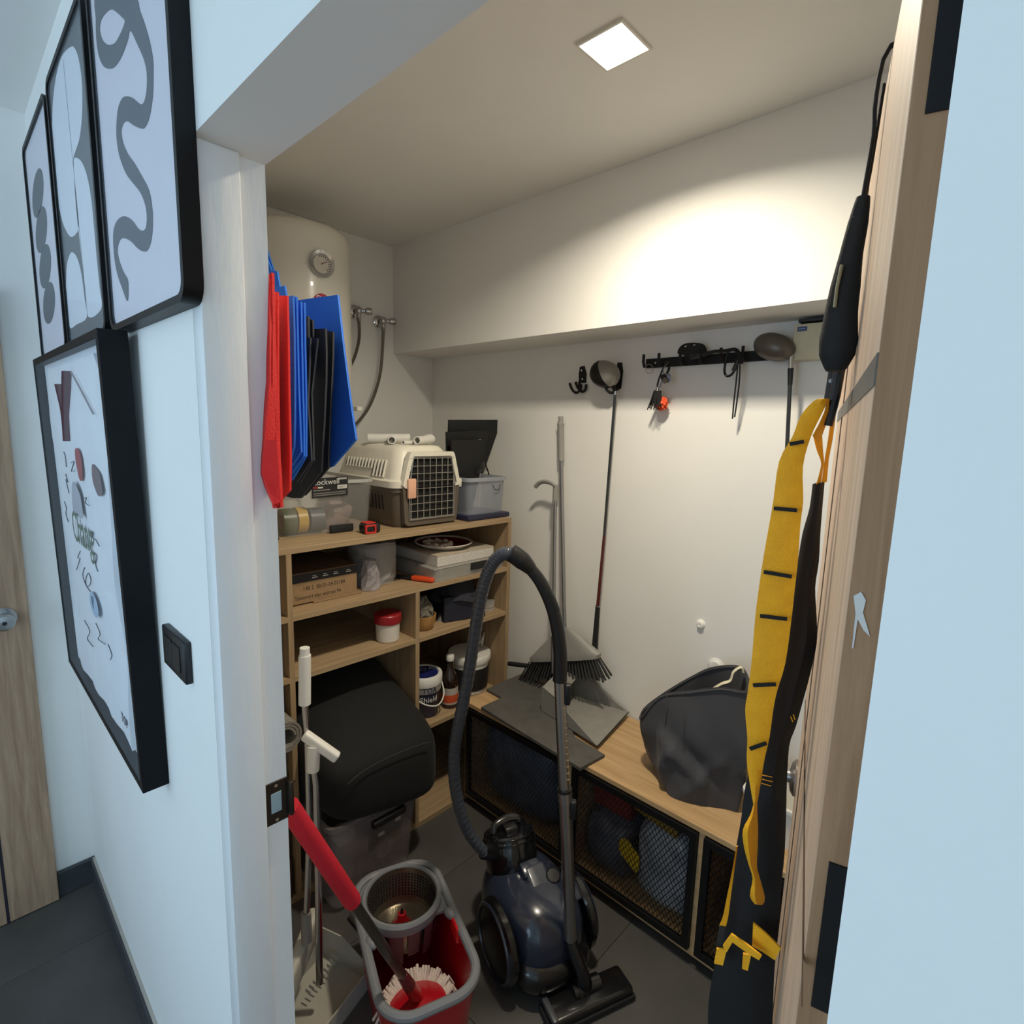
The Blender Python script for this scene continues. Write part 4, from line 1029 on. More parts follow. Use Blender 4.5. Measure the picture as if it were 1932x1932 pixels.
# ================================================================== fabric bags on a peg behind the jamb
CL = {'red': mat('red_nonwoven', (224, 34, 30), .8, var=.05, bump=.3, bscale=400), 'blue': mat('blue_nonwoven', (22, 100, 208), .8, var=.05, bump=.3, bscale=400), 'black': mat('black_nonwoven', (34, 36, 44), .85, var=.08, bump=.3, bscale=400)}
EDGE = {'red': CL['red'], 'blue': mat('blue_binding', (54, 132, 220), .7), 'black': mat('grey_binding', (84, 80, 78), .8)}
def fbag(col, label, rows, t=.0035, edge=True):
    e = thing('shopping_bag', label, 'bag', V(rows[-1][0]), 'folded fabric bags hanging inside the doorway')
    obj('bag_cloth', MB().sheet(rows, (-.3 * t, t, 0)), CL[col], e, 25)
    if edge:
        q = [V(r[-1]) for r in rows]
        obj('bound_edge', MB().tube(q, .0009, 6), EDGE[col], e)
fbag('red', 'front red fabric bag folded to a point, hanging nearest the jamb', [[(-0.9147,0.1041,1.8854),(-0.8794,0.1001,1.8851),(-0.8787,0.1043,1.8889)],[(-0.9065,0.0994,1.8071),(-0.8662,0.0931,1.8023),(-0.8691,0.0992,1.8034)],[(-0.9022,0.0946,1.7269),(-0.8528,0.0845,1.7243),(-0.8592,0.0945,1.7253)],[(-0.9097,0.0891,1.6352),(-0.8496,0.0732,1.6372),(-0.8474,0.0892,1.6373)],[(-0.912,0.0858,1.5806),(-0.8525,0.0682,1.5874),(-0.8348,0.0862,1.5873)],[(-0.8581,0.0833,1.5384),(-0.8196,0.0695,1.5422),(-0.8282,0.0838,1.5474)],[(-0.8546,0.0829,1.5313),(-0.8367,0.083,1.5334),(-0.8266,0.0832,1.5359)]], .005)
fbag('red', 'narrow second red fabric bag behind the front one', [[(-0.9525,0.1285,1.8747),(-0.9327,0.1283,1.8719),(-0.9158,0.1282,1.8707)],[(-0.9421,0.1239,1.799),(-0.9256,0.1239,1.7976),(-0.9106,0.1238,1.7962)],[(-0.9339,0.1195,1.7249),(-0.9175,0.1195,1.7244),(-0.906,0.1194,1.724)],[(-0.9182,0.1138,1.6299),(-0.906,0.1138,1.6303),(-0.897,0.1138,1.6307)],[(-0.9049,0.1105,1.5749),(-0.8969,0.1105,1.5756),(-0.8897,0.1105,1.5753)]])
fbag('red', 'third red fabric bag, widest of the red ones', [[(-0.99,0.1487,1.8786),(-0.9623,0.1485,1.8751),(-0.9257,0.1482,1.8697)],[(-0.9816,0.1443,1.8051),(-0.9572,0.1442,1.803),(-0.9176,0.144,1.7995)],[(-0.973,0.1397,1.7278),(-0.9524,0.1396,1.7271),(-0.9104,0.1395,1.7257)],[(-0.9574,0.1323,1.6047),(-0.9414,0.1323,1.6056),(-0.8981,0.1325,1.608)],[(-0.9462,0.1294,1.5571),(-0.9309,0.1289,1.5476),(-0.8961,0.1291,1.5521)],[(-0.9414,0.1289,1.5484),(-0.9321,0.128,1.5329),(-0.928,0.128,1.5333)]], .004)
UP = (('light blue fabric bag topmost behind the jamb', [[(-1.6668,0.4,2.1855),(-1.6085,0.4,2.157)],[(-1.671,0.4,2.1443),(-1.584,0.4,2.1223)],[(-1.6774,0.4,2.0815),(-1.5454,0.4,2.0613)],[(-1.6898,0.4,1.96),(-1.5418,0.4,1.9434)],[(-1.7144,0.4,1.7196),(-1.5602,0.4,1.7178)]]), ('dark blue fabric bag second from the top', [[(-1.5263,0.34,2.0636),(-1.4638,0.34,2.0629),(-1.4478,0.34,2.065)],[(-1.5283,0.34,2.0444),(-1.4474,0.34,2.0349),(-1.4227,0.34,2.0321)],[(-1.5396,0.34,1.9337),(-1.4478,0.34,1.9234),(-1.423,0.34,1.9206)],[(-1.562,0.34,1.7146),(-1.4663,0.34,1.7135),(-1.4341,0.34,1.7131)]]), ('blue fabric bag third from the top beside the red ones', [[(-1.3677,0.3,2.0144),(-1.3257,0.3,2.0074),(-1.3024,0.3,2.0027)],[(-1.3714,0.3,1.9746),(-1.3194,0.3,1.967),(-1.2903,0.3,1.9628)],[(-1.3796,0.3,1.885),(-1.3153,0.3,1.8786),(-1.2847,0.3,1.8755)]]), ('blue fabric bag fourth from the top beside the red ones', [[(-1.2353,0.26,1.9493),(-1.1989,0.26,1.946),(-1.1787,0.26,1.9452)],[(-1.2369,0.26,1.931),(-1.1954,0.26,1.9253),(-1.1716,0.26,1.9242)],[(-1.2443,0.26,1.8434),(-1.1918,0.26,1.8388),(-1.1643,0.26,1.8364)]]))
for lb, r in UP:
    fbag('blue', lb, r)
fbag('blue', 'first thin blue bag right of the red bags', [[(-1.0286,0.1795,1.8878),(-0.9898,0.1793,1.8834),(-0.9695,0.1793,1.8818)],[(-1.0211,0.1765,1.8129),(-0.9844,0.1764,1.8096),(-0.9637,0.1763,1.8078)],[(-1.0157,0.1735,1.7374),(-0.9811,0.1734,1.7361),(-0.9602,0.1734,1.7353)],[(-1.0104,0.1708,1.6707),(-0.98,0.1708,1.671),(-0.959,0.1708,1.6711)],[(-1.0054,0.1693,1.6324),(-0.9769,0.1686,1.6145),(-0.9606,0.1689,1.6218)],[(-1.0008,0.1687,1.6182),(-0.9745,0.168,1.5994),(-0.9724,0.168,1.5995)]])
fbag('blue', 'second thin blue bag right of the red bags', [[(-1.0518,0.1947,1.8919),(-1.0123,0.1945,1.8874),(-0.9885,0.1944,1.8851)],[(-1.0509,0.1917,1.8175),(-1.0067,0.1915,1.8136),(-0.9835,0.1915,1.8116)],[(-1.0453,0.1886,1.7397),(-1.0011,0.1885,1.7381),(-0.9779,0.1885,1.7372)],[(-1.0397,0.1854,1.6611),(-0.9975,0.1855,1.6617),(-0.97,0.1855,1.6621)],[(-1.0345,0.1839,1.6216),(-1.0029,0.1828,1.5955),(-0.9642,0.1835,1.6121)],[(-1.0297,0.1831,1.6019),(-1.0048,0.1823,1.5836),(-1.0005,0.1824,1.5849)]])
fbag('blue', 'third thin blue bag right of the red bags', [[(-1.0744,0.2096,1.889),(-1.0233,0.2093,1.8832),(-1.0028,0.2093,1.8815)],[(-1.071,0.2065,1.8114),(-1.0197,0.2063,1.8072),(-0.9984,0.2062,1.8055)],[(-1.0651,0.2029,1.7217),(-1.0158,0.2028,1.7205),(-0.9923,0.2028,1.7199)],[(-1.0594,0.2,1.6511),(-1.0144,0.2001,1.652),(-0.9866,0.2001,1.6526)],[(-1.0539,0.198,1.6004),(-1.0218,0.1971,1.577),(-0.9844,0.1981,1.6031)],[(-1.049,0.1972,1.5802),(-1.0373,0.1967,1.5678),(-1.0306,0.1968,1.5693)]])
fbag('blue', 'fourth thin blue bag touching the black bags', [[(-1.0965,0.2247,1.8925),(-1.0402,0.2244,1.8862),(-1.0205,0.2244,1.8846)],[(-1.0906,0.2216,1.8149),(-1.0364,0.2214,1.8105),(-1.017,0.2214,1.8089)],[(-1.0845,0.2179,1.7231),(-1.0323,0.2179,1.7219),(-1.0107,0.2179,1.7213)],[(-1.0809,0.215,1.6509),(-1.0308,0.2151,1.652),(-1.0078,0.2151,1.6525)],[(-1.0776,0.2127,1.5937),(-1.0448,0.2118,1.5698),(-1.007,0.2131,1.6017)],[(-1.0747,0.2115,1.5623),(-1.0698,0.211,1.55),(-1.0628,0.2111,1.5527)]])
fbag('black', 'front narrow black bag beside the blue ones', [[(-1.0935,0.2372,1.8302),(-1.0473,0.2371,1.8271),(-1.0251,0.237,1.8241)],[(-1.0901,0.235,1.7759),(-1.045,0.2349,1.7733),(-1.0276,0.2349,1.7724)],[(-1.0887,0.2321,1.7034),(-1.0477,0.2321,1.703),(-1.0323,0.2321,1.7028)],[(-1.0875,0.2296,1.6405),(-1.0419,0.2297,1.6418),(-1.0221,0.2297,1.6423)],[(-1.0863,0.2271,1.5769),(-1.0491,0.2268,1.5689),(-1.0144,0.2277,1.5929)],[(-1.0882,0.226,1.5499),(-1.0809,0.2257,1.543),(-1.074,0.2259,1.5468)]])
fbag('black', 'second narrow black bag in front of wide black bag', [[(-1.1076,0.2492,1.8311),(-1.0468,0.2491,1.8277),(-1.0203,0.249,1.8238)],[(-1.1065,0.2471,1.778),(-1.0476,0.247,1.7747),(-1.0303,0.2469,1.7737)],[(-1.1055,0.245,1.7254),(-1.0551,0.245,1.7242),(-1.0419,0.245,1.7239)],[(-1.1042,0.2425,1.6617),(-1.0581,0.2425,1.6623),(-1.036,0.2425,1.6627)],[(-1.1029,0.2399,1.5971),(-1.0606,0.2391,1.5782),(-1.0297,0.2397,1.5928)],[(-1.102,0.2381,1.5537),(-1.0946,0.2375,1.5379),(-1.0875,0.2377,1.5418)]])
fbag('black', 'short black bag showing above the narrow black ones', [[(-1.1368,0.2644,1.8787),(-1.1006,0.2643,1.8761),(-1.0859,0.2642,1.8739)],[(-1.1368,0.2627,1.8238),(-1.0993,0.2626,1.8207),(-1.0834,0.2626,1.8194)],[(-1.1369,0.2611,1.7704),(-1.0968,0.2611,1.7684),(-1.0808,0.261,1.7676)]])
fbag('black', 'small black bag stepping up to the wide one', [[(-1.146,0.2743,1.876),(-1.1016,0.2742,1.8725),(-1.0881,0.2741,1.8686)],[(-1.146,0.2728,1.8258),(-1.0991,0.2727,1.822),(-1.0855,0.2726,1.8209)],[(-1.146,0.2712,1.7718),(-1.0965,0.2711,1.7693),(-1.0829,0.2711,1.7686)]])
fbag('black', 'wide black bag with grey binding in front of big blue bag', [[(-1.1769,0.2884,1.8609),(-1.1148,0.2882,1.8559),(-1.0629,0.2881,1.8517)],[(-1.1757,0.2863,1.8079),(-1.1158,0.2862,1.8038),(-1.0587,0.286,1.7998)],[(-1.1746,0.2841,1.7521),(-1.1143,0.284,1.7499),(-1.0581,0.2839,1.7478)],[(-1.1855,0.2809,1.673),(-1.117,0.2809,1.6735),(-1.0624,0.281,1.6739)],[(-1.197,0.2781,1.6032),(-1.1224,0.2783,1.6067),(-1.0682,0.2784,1.6104)],[(-1.2224,0.2757,1.5424),(-1.1447,0.275,1.5256),(-1.0702,0.2766,1.5661)],[(-1.2435,0.2739,1.4968),(-1.2029,0.2739,1.4963),(-1.1616,0.274,1.5007)]], .004)
fbag('black', 'rearmost black bag lying against the big blue bag', [[(-1.2042,0.3135,1.8627),(-1.1077,0.3132,1.8556),(-1.079,0.313,1.8507)],[(-1.2031,0.3115,1.8126),(-1.1097,0.3112,1.8062),(-1.0785,0.3112,1.804)],[(-1.2093,0.3092,1.7554),(-1.1126,0.3091,1.7518),(-1.0811,0.309,1.7506)],[(-1.2126,0.3059,1.6736),(-1.1148,0.306,1.6744),(-1.0852,0.306,1.6746)],[(-1.2241,0.3031,1.6017),(-1.1197,0.3033,1.6067),(-1.0887,0.3033,1.6081)],[(-1.2364,0.3011,1.5525),(-1.1348,0.3012,1.5541),(-1.0886,0.3018,1.5712)],[(-1.249,0.2991,1.502),(-1.1958,0.2991,1.5013),(-1.1831,0.2993,1.5086)]], .004)
fbag('blue', 'big flat blue bag at the right of the hanging bags', [[(-1.3132,0.348,1.9492),(-1.2063,0.3475,1.9418),(-1.1195,0.3471,1.9349)],[(-1.3049,0.3426,1.8596),(-1.1952,0.342,1.8499),(-1.0929,0.3415,1.8409)],[(-1.2987,0.3367,1.7609),(-1.184,0.3364,1.7566),(-1.0648,0.3361,1.7522)],[(-1.294,0.3322,1.6863),(-1.1743,0.3322,1.6864),(-1.043,0.3322,1.6866)],[(-1.2901,0.3284,1.6237),(-1.1654,0.3287,1.6279),(-1.0234,0.329,1.6338)],[(-1.2865,0.325,1.567),(-1.1812,0.3252,1.5701),(-1.114,0.3253,1.5722)],[(-1.2853,0.3239,1.5481),(-1.2058,0.3246,1.56),(-1.1371,0.3251,1.5677)]], .005)
tag(obj('bag_peg', MB().tube([(-1.17, .10, 1.70), (-1.17, .33, 1.71), (-1.30, .325, 1.72), (-1.62, .415, 1.76)], .006, 10), BLACK), 'black peg behind the jamb carrying the fabric bags', 'peg')

# ================================================================== back wall
YW = 1.66
hk = thing('wall_hook', 'empty black double wall hook on back wall', 'hook', (-1.4573,1.65,1.8385))
obj('hook_plate', MB().prism([V((p[0], YW - .004, p[2])) for p in [(-1.4617,1.656,1.9338),(-1.4397,1.656,1.937),(-1.4267,1.656,1.9037),(-1.4273,1.656,1.8666),(-1.4635,1.656,1.8679),(-1.4657,1.656,1.9055)]], (0, .004, 0)), BLACKM, hk)
for a, L in enumerate(([(-1.4564,1.65,1.8716),(-1.452,1.65,1.8428),(-1.44,1.65,1.8292),(-1.4238,1.65,1.8354),(-1.4197,1.65,1.8593)], [(-1.4722,1.645,1.8695),(-1.4597,1.645,1.847),(-1.4451,1.645,1.8378),(-1.4436,1.645,1.8597)], [(-1.4956,1.635,1.8652),(-1.4828,1.635,1.8404),(-1.462,1.635,1.8243),(-1.4428,1.635,1.8305),(-1.4382,1.635,1.8479)])):
    obj('prong', MB().tube(smoothpts(L, 5), .0055, 8), BLACKM, hk)
for q in ((-1.4489,1.655,1.9177), (-1.4426,1.655,1.8813)):
    obj('screw', MB().cyl(V(q), V(q) - V((0, .003, 0)), .004, n=10), CHROME, hk)
gh = thing('wall_hook', 'black wall hook under the driver head on back wall', 'hook', (-1.276,1.65,1.8335))
obj('hook_plate', MB().prism([V((p[0], YW - .004, p[2])) for p in [(-1.2745,1.656,1.9401),(-1.2546,1.656,1.939),(-1.2474,1.656,1.9056),(-1.2526,1.656,1.8374),(-1.2796,1.656,1.8277),(-1.2782,1.656,1.8821)]], (0, .004, 0)), BLACKM, gh)
obj('prong', MB().tube(smoothpts([(-1.2612,1.65,1.8373),(-1.2653,1.62,1.8187),(-1.2748,1.6,1.8238),(-1.2846,1.59,1.8481),(-1.2842,1.595,1.8669),(-1.27,1.6,1.8648),(-1.2676,1.61,1.8408)], 5), .0055, 8), BLACKM, gh)
GH1 = mat('driver_black', (14, 13, 14), .45, spec=.3)
GH2 = mat('driver_silver', (150, 146, 138), .35, .4)
gd = thing('golf_driver', 'golf driver with black and silver head hanging head-up on wall hook', 'golf club', (-1.2628,1.6,0.7702))
hc = V((-1.2942,1.6,1.8904))
hrot = rotm((.93, 0, -.36), (0, 1, 0), (.36, 0, .93))
hpl = (hc + V((.012, 0, .0)), V((.90, -.1, .42)))
obj('club_head', cut(MB().ell(hc, (.066, .045, .052), hrot, 36, 22, .92), *hpl), GH1, gd)
obj('club_face', cut(MB().ell(hc, (.0662, .0452, .0522), hrot, 36, 22, .92), hpl[0], -hpl[1]), GH2, gd)
sh_ = [(-1.2499,1.615,1.8242),(-1.2579,1.615,1.5255),(-1.2634,1.612,1.2406),(-1.2702,1.61,1.036),(-1.2735,1.608,0.9387),(-1.2769,1.605,0.7193)]
obj('hosel', MB().cyl(V(hc) + V((.035, 0, -.035)), sh_[0], .010, .007, 14), GH1, gd)
obj('ferrule', MB().cyl(sh_[0], V(sh_[0]).lerp(V(sh_[1]), .05), .0072, n=12), CHROME, gd)
obj('shaft', MB().tube(sh_[:3], .0058, 10), mat('graphite_shaft', (38, 42, 44), .3, coat=.4), gd)
obj('shaft_red_section', MB().cyl(sh_[2], sh_[4], .0062, .0075, 10), mat('shaft_red', (82, 22, 16), .3, coat=.4), gd)
obj('grip_collar', MB().cyl(V(sh_[4]), V(sh_[4]).lerp(V(sh_[5]), .03), .0105, n=12), CHROME, gd)
obj('grip', MB().cyl(sh_[4], sh_[5], .0095, .013, 14), BLACKM, gd)

# hook rail and what hangs on it
RL = [(-1.1422,1.645,1.9271),(-0.6095,1.645,1.9288)]
ra, rb_ = V(RL[0]), V(RL[1])
rl = thing('hook_rail', 'long black metal hook rail screwed to back wall', 'hook rail', (ra + rb_) / 2 + V((0, .012, -.02)))
rd = (rb_ - ra).normalized()
rz = V((0, -1, 0)).cross(rd).normalized() * -1
if rz.z < 0:
    rz = -rz
obj('rail_bar', MB().obox((ra + rb_) / 2 + V((0, .008, 0)), (rd, (0, 1, 0), rz), ((rb_ - ra).length, .008, .034), bev=.001, seg=1), BLACKM, rl)
for k in (.02, .14, .30, .44, .58, .72, .86, .965):
    p = ra.lerp(rb_, k)
    obj('rail_hook', MB().tube([p + rz * -.012 + V((0, .006, 0)), p + rz * -.014 + V((0, -.022, 0)), p + rz * .0 + V((0, -.030, 0)), p + rz * .030 + V((0, -.030, 0))], .0055, 8), BLACKM, rl)
for k in (.085, .865):
    p = ra.lerp(rb_, k)
    obj('screw', MB().cyl(p, p - V((0, .002, 0)), .004, n=10), CHROME, rl)
kr = V((-1.1049,1.615,1.9025))
tag(obj('split_ring', MB().tube([kr + V((.016 * math.cos(a), -.006 * math.sin(a), .016 * math.sin(a))) for a in [2 * PI * i / 28 for i in range(28)]], .0012, 6, closed=True), STEEL), 'empty steel split ring on left end of hook rail', 'key ring')
# tassel key fob and keys
kt = thing('tassel_keyring', 'black leather tassel key fob hanging from hook rail', 'key fob', (-1.0526,1.6,1.7602))
tp = V((-1.0585,1.605,1.8302))
obj('loop', MB().tube(smoothpts([(-1.0332,1.612,1.9287),(-1.0439,1.605,1.8946),(-1.0565,1.605,1.8608),(-1.061,1.605,1.8341)], 5), .0035, 7), BLACK, kt)
obj('tassel_cap', MB().cyl(tp, tp + V((0, 0, -.012)), .006, .009, 12), CHROME, kt)
for k in range(22):
    a = 2 * PI * k / 22
    r1 = .006 + .006 * (k % 3) / 2
    e = tp + V((-.008 + math.cos(a) * (.018 + .006 * (k % 3)), math.sin(a) * .014, -.062 - .006 * (k % 4)))
    obj('tassel_strand', MB().tube([tp + V((math.cos(a) * r1, math.sin(a) * r1, -.010)), e], .0022, 5), BLACKM, kt)
pf = MB()
po = V((-1.0477,1.625,1.7731))
pf.ell(po, (.022, .016, .022), None, 22, 14)
for v in pf.bm.verts:
    v.co += (v.co - po).normalized() * random.uniform(-.004, .005)
tag(obj('pompom', pf, mat('orange_fluff', (240, 92, 50), .9, var=.2, vscale=90), None, 0), 'fluffy orange pompom behind the black tassel', 'pompom')
ks = thing('key_bunch', 'bunch of keys and grey tags on second rail hook', 'keys', (-1.017,1.61,1.8426))
kp = V((-1.0271,1.61,1.8904))
obj('key_strap', MB().tube(smoothpts([kp + V((-.004, 0, .03)), kp + V((.012, -.01, .01)), kp + V((.006, -.012, -.01))], 5), .005, 6, flat=.3), BLACKM, ks)
obj('key_strap', MB().tube(smoothpts([kp + V((.004, 0, .032)), kp + V((-.012, -.01, .008)), kp + V((-.004, -.012, -.012))], 5), .005, 6, flat=.3), mat('grey_strap', (128, 128, 132), .7), ks)
for k, (dx, dz, rr) in enumerate(((.006, -.022, .014), (.012, -.030, .013), (-.004, -.024, .012), (.004, -.036, .011))):
    obj('key_tag', MB().lathe([(.001, 0), (rr, 0), (rr, .003), (.001, .003)], kp + V((dx, -.010 - .004 * k, dz)), (.2 * k - .3, 1, .1), 18), (mat('key_grey', (108, 102, 94), .4, .5), STEEL, BLACK, MATS['key_grey'])[k], ks)
obj('key_blade', MB().obox(kp + V((-.012, -.014, -.042)), ((.3, 0, 1), (1, 0, -.3), (0, 1, 0)), (.04, .009, .002)), STEEL, ks)
# ventilated hand guard on a strap
hg = thing('handle_strap', 'black perforated hand paddle with strap over hook rail', 'strap', (-0.926,1.615,1.9041))
me = curve_mesh([smooth2(xz([(-0.993,1.62,1.9513),(-0.9864,1.62,1.9712),(-0.9669,1.62,1.9825),(-0.935,1.62,1.9835),(-0.9031,1.62,1.9773),(-0.8901,1.62,1.9602),(-0.8866,1.62,1.942),(-0.9069,1.62,1.9289),(-0.9508,1.62,1.9336),(-0.9762,1.62,1.9464)]), 4)] + [[(c[0] + .0055 * math.cos(a) * 1.5, c[2] + .0035 * math.sin(a)) for a in [2 * PI * i / 12 for i in range(12)]] for c in [(-0.9662,1.62,1.9742),(-0.9344,1.62,1.9762)]], .006)
link_mesh('paddle', place(me, (0, 1.618, 0), (1, 0, 0), (0, 0, 1)), BLACKM, hg, 30)
obj('strap_band', MB().tube(smoothpts([(-0.9028,1.61,1.9366),(-0.8574,1.605,1.9453),(-0.8128,1.6,1.9449),(-0.7806,1.6,1.946),(-0.7614,1.6,1.9276),(-0.7554,1.6,1.8999)], 6), .016, 10, flat=.35), BLACKM, hg)
obj('buckle', MB().obox((-0.9174,1.6,1.9347), ((1, 0, .05), (0, 1, 0), (-.05, 0, 1)), (.040, .014, .018), bev=.003), BLACK, hg)
cbn = thing('carabiner', 'large black carabiner hanging from hook rail', 'carabiner', (-0.7948,1.595,1.8461))
cc = V((-0.786,1.59,1.8921))
obj('carabiner_frame', MB().tube(smoothpts([cc + V(p) for p in ((-.012, 0, .042), (-.018, 0, .01), (-.018, 0, -.018), (-.008, 0, -.032), (.008, 0, -.026), (.018, 0, -.004), (.026, 0, .028), (.022, 0, .048), (.004, 0, .056))], 5, True), .0042, 8, closed=True), mat('anodised_black', (30, 32, 36), .3, .6), cbn)
obj('gate_sleeve', MB().cyl(cc + V((.012, 0, -.016)), cc + V((.024, 0, .018)), .0068, n=12), BLACK, cbn)
for k, (lb, L) in enumerate((('left end of black cord looped over hook rail', [(-0.7616,1.59,1.8958),(-0.7661,1.6,1.842),(-0.7719,1.61,1.7818),(-0.7738,1.615,1.7201)]), ('right end of black cord looped over hook rail', [(-0.7589,1.6,1.9001),(-0.7575,1.605,1.8421),(-0.7641,1.615,1.7732),(-0.7691,1.62,1.7257)]))):
    tag(obj('cord_end', MB().tube(smoothpts(L, 5), .0026, 7), BLACK), lb, 'cord', 'cord ends on the hook rail')
g2 = thing('golf_driver', 'golf driver with grey head hanging at right end of hook rail', 'golf club', (-0.5713,1.6,1.3668))
h2 = V((-0.654,1.6,1.9447))
obj('club_head', MB().ell(h2, (.066, .045, .042), rotm((.94, 0, -.34), (0, 1, 0), (.34, 0, .94)), 28, 16, .95), mat('driver_grey', (96, 90, 82), .35, .3), g2)
s2 = [(-0.6024,1.6,1.9327),(-0.5984,1.6,1.8762),(-0.5895,1.6,1.7046),(-0.5713,1.6,1.3668),(-0.5588,1.6,1.0486)]
obj('hosel', MB().cyl(s2[0], s2[1], .0072, n=12), mat('hosel_silver', (186, 182, 174), .3, .6), g2)
obj('ferrule', MB().cyl(s2[1], V(s2[1]).lerp(V(s2[2]), .3), .0090, .007, 12), BLACK, g2)
obj('shaft', MB().tube(s2[1:], .0062, 10), MATS['graphite_shaft'], g2)
jx = thing('junction_box', 'cream plastic junction box with small blue label under the soffit', 'junction box', (-0.5505,1.65,1.9107))
J = [(-0.6021,1.6,2.0089),(-0.4636,1.6,2.0122),(-0.4578,1.6,1.9037),(-0.5978,1.6,1.9019)]
xa, xb, za, zb = J[0][0], J[1][0], J[3][2], J[0][2]
obj('box_body', MB().box((xa, 1.605, za), (xb + .02, YW, zb), bev=.003), mat('ivory_plastic', (206, 200, 172), .45), jx)
q = [(-0.5918,1.604,2.0005),(-0.5646,1.604,1.9993),(-0.5633,1.604,1.9867),(-0.5905,1.604,1.9878)]
lb_ = obj('label', MB().box((q[0][0], 1.6035, q[2][2]), (q[1][0], 1.605, q[0][2])), mat('label_blue', (62, 84, 128), .5), jx, 0)
obj('label_print', MB().box((q[0][0] + .004, 1.6030, q[2][2] + .006), (q[1][0] - .004, 1.6036, q[0][2] - .006)), mat('label_pale', (150, 168, 190), .5), lb_, 0)
tag(obj('cable_duct', MB().box((xa + .012, 1.60, zb + .004), (xb + .05, YW, min(zb + .014, 2.028)), bev=.001, seg=1), BLACK), 'thin black duct between junction box and soffit', 'duct')
for nm, q, r in (('painted wall plug below the hook rail', (-0.844,1.658,0.96), .013), ('painted pipe stub behind the tote bag', (-0.7731,1.655,0.8164), .022)):
    tag(obj('wall_plug', MB().lathe([(.001, 0), (r * 1.5, 0), (r, .006), (r, .012), (r * .6, .014), (.001, .012)], V((q[0], YW, q[2])), (0, -1, 0), 20), WALL), nm, 'wall plug')

# ================================================================== bench with mesh doors
BW = wood('bench_oak', (176, 142, 100), (204, 170, 126), 'X', .5, 34)
BZ, BY = .480, 1.245
bn2 = thing('mesh_bench', 'low oak bench cabinet with black mesh doors along back wall', 'bench', (-.80, 1.44, 0))
obj('bench_top', MB().box((-1.694, BY - .004, BZ - .018), (.10, 1.655, BZ), bev=.001, seg=1), BW, bn2)
obj('bottom_panel', MB().box((-1.690, BY, .030), (.10, 1.652, .048)), BW, bn2)
for x in (-1.690, -1.114, -.613, -.10, .082):
    obj('upright_panel', MB().box((x, BY, .048), (x + .018, 1.652, BZ - .018)), BW, bn2)
obj('back_panel', MB().box((-1.70, 1.648, .048), (.10, 1.653, BZ - .018)), mat('bench_back', (70, 60, 50), .8), bn2)
for x in (-1.66, -.85, .05):
    for y in (1.29, 1.60):
        obj('leg', MB().box((x, y, 0), (x + .04, y + .04, .030)), BLACK, bn2)
MESHM = mat('mesh_black', (16, 16, 18), .45, .3)
def mesh_door(x0, x1, z0, z1):
    fw = .022
    y = BY - .004
    f = MB()
    f.box((x0, y - .010, z0), (x1, y + .006, z0 + fw)).box((x0, y - .010, z1 - fw), (x1, y + .006, z1))
    f.box((x0, y - .010, z0 + fw), (x0 + fw, y + .006, z1 - fw)).box((x1 - fw, y - .010, z0 + fw), (x1, y + .006, z1 - fw))
    d = obj('mesh_door', f, MESHM, bn2, 0)
    a0, a1, b0, b1 = x0 + fw, x1 - fw, z0 + fw, z1 - fw
    m = MB()
    sl, sp = 1.75, .0155
    for sg in (1, -1):
        n = int(((a1 - a0) + (b1 - b0) / sl) / sp) + 2
        for k in range(-1, n):
            xs = a0 - (b1 - b0) / sl + k * sp if sg > 0 else a0 + k * sp
            # line: x = xs + sg*(z-b0)/sl
            zlo, zhi = b0, b1
            f1 = lambda z: xs + sg * (z - b0) / sl
            zz = []
            for xb in (a0, a1):
                zz.append(b0 + sg * (xb - xs) * sl)
            lo_, hi_ = max(b0, min(zz)), min(b1, max(zz))
            if hi_ - lo_ < .004:
                continue
            p0, p1 = V((f1(lo_), y - .002, lo_)), V((f1(hi_), y - .002, hi_))
            m.cyl(p0, p1, .0013, n=4, caps=False)
    w_ = obj('wire_mesh', m, MESHM, d, 0)
    w_['kind'] = 'stuff'
for x0, x1 in ((-1.672, -1.116), (-1.094, -.615), (-.593, -.102)):
    mesh_door(x0, x1, .052, BZ - .022)
def blob(name, label, cat, c, r, m, jit=.12, p=.7, seg=22, ring=14, group=None):
    mb = MB().ell(c, r, None, seg, ring, p)
    for v in mb.bm.verts:
        d = v.co - V(c)
        k = 1 + jit * (math.sin(d.x * 60 + d.z * 35) * .5 + math.sin(d.y * 70 - d.z * 50) * .3 + random.uniform(-.25, .25))
        v.co = V(c) + d * k
    return tag(obj(name, mb, m, None, 50), label, cat, group)
blob('plastic_sack', 'crumpled dark blue plastic sack behind the left mesh door', 'bag', (-1.42, 1.455, .245), (.225, .175, .19), mat('blue_sack', (92, 104, 128), .3, var=.35, vscale=14, coat=.3), .035, .45, 40, 26)
blob('plastic_sack', 'black sack filling right part of the left bench bay', 'bag', (-1.158, 1.46, .19), (.036, .15, .135), mat('black_sack', (22, 22, 26), .35), .05, .5)
blob('plastic_sack', 'pale grey plastic sack behind the middle mesh door', 'bag', (-.745, 1.435, .215), (.115, .16, .158), mat('grey_sack', (158, 160, 164), .3, var=.35, vscale=14, coat=.2), .04, .5, 36, 24)
blob('plastic_sack', 'dark grey sack at left of the middle bench bay', 'bag', (-.975, 1.44, .165), (.098, .16, .112), mat('slate_sack', (92, 94, 104), .35, var=.4, vscale=14), .04, .5, 36, 24)
tag(obj('red_box', MB().box((-1.06, 1.33, .285), (-.90, 1.45, .40), bev=.006), mat('dull_red', (128, 44, 36), .5)), 'dull red box on the sack behind middle mesh door', 'box')
yt = (-0.8564,1.262,0.2252)
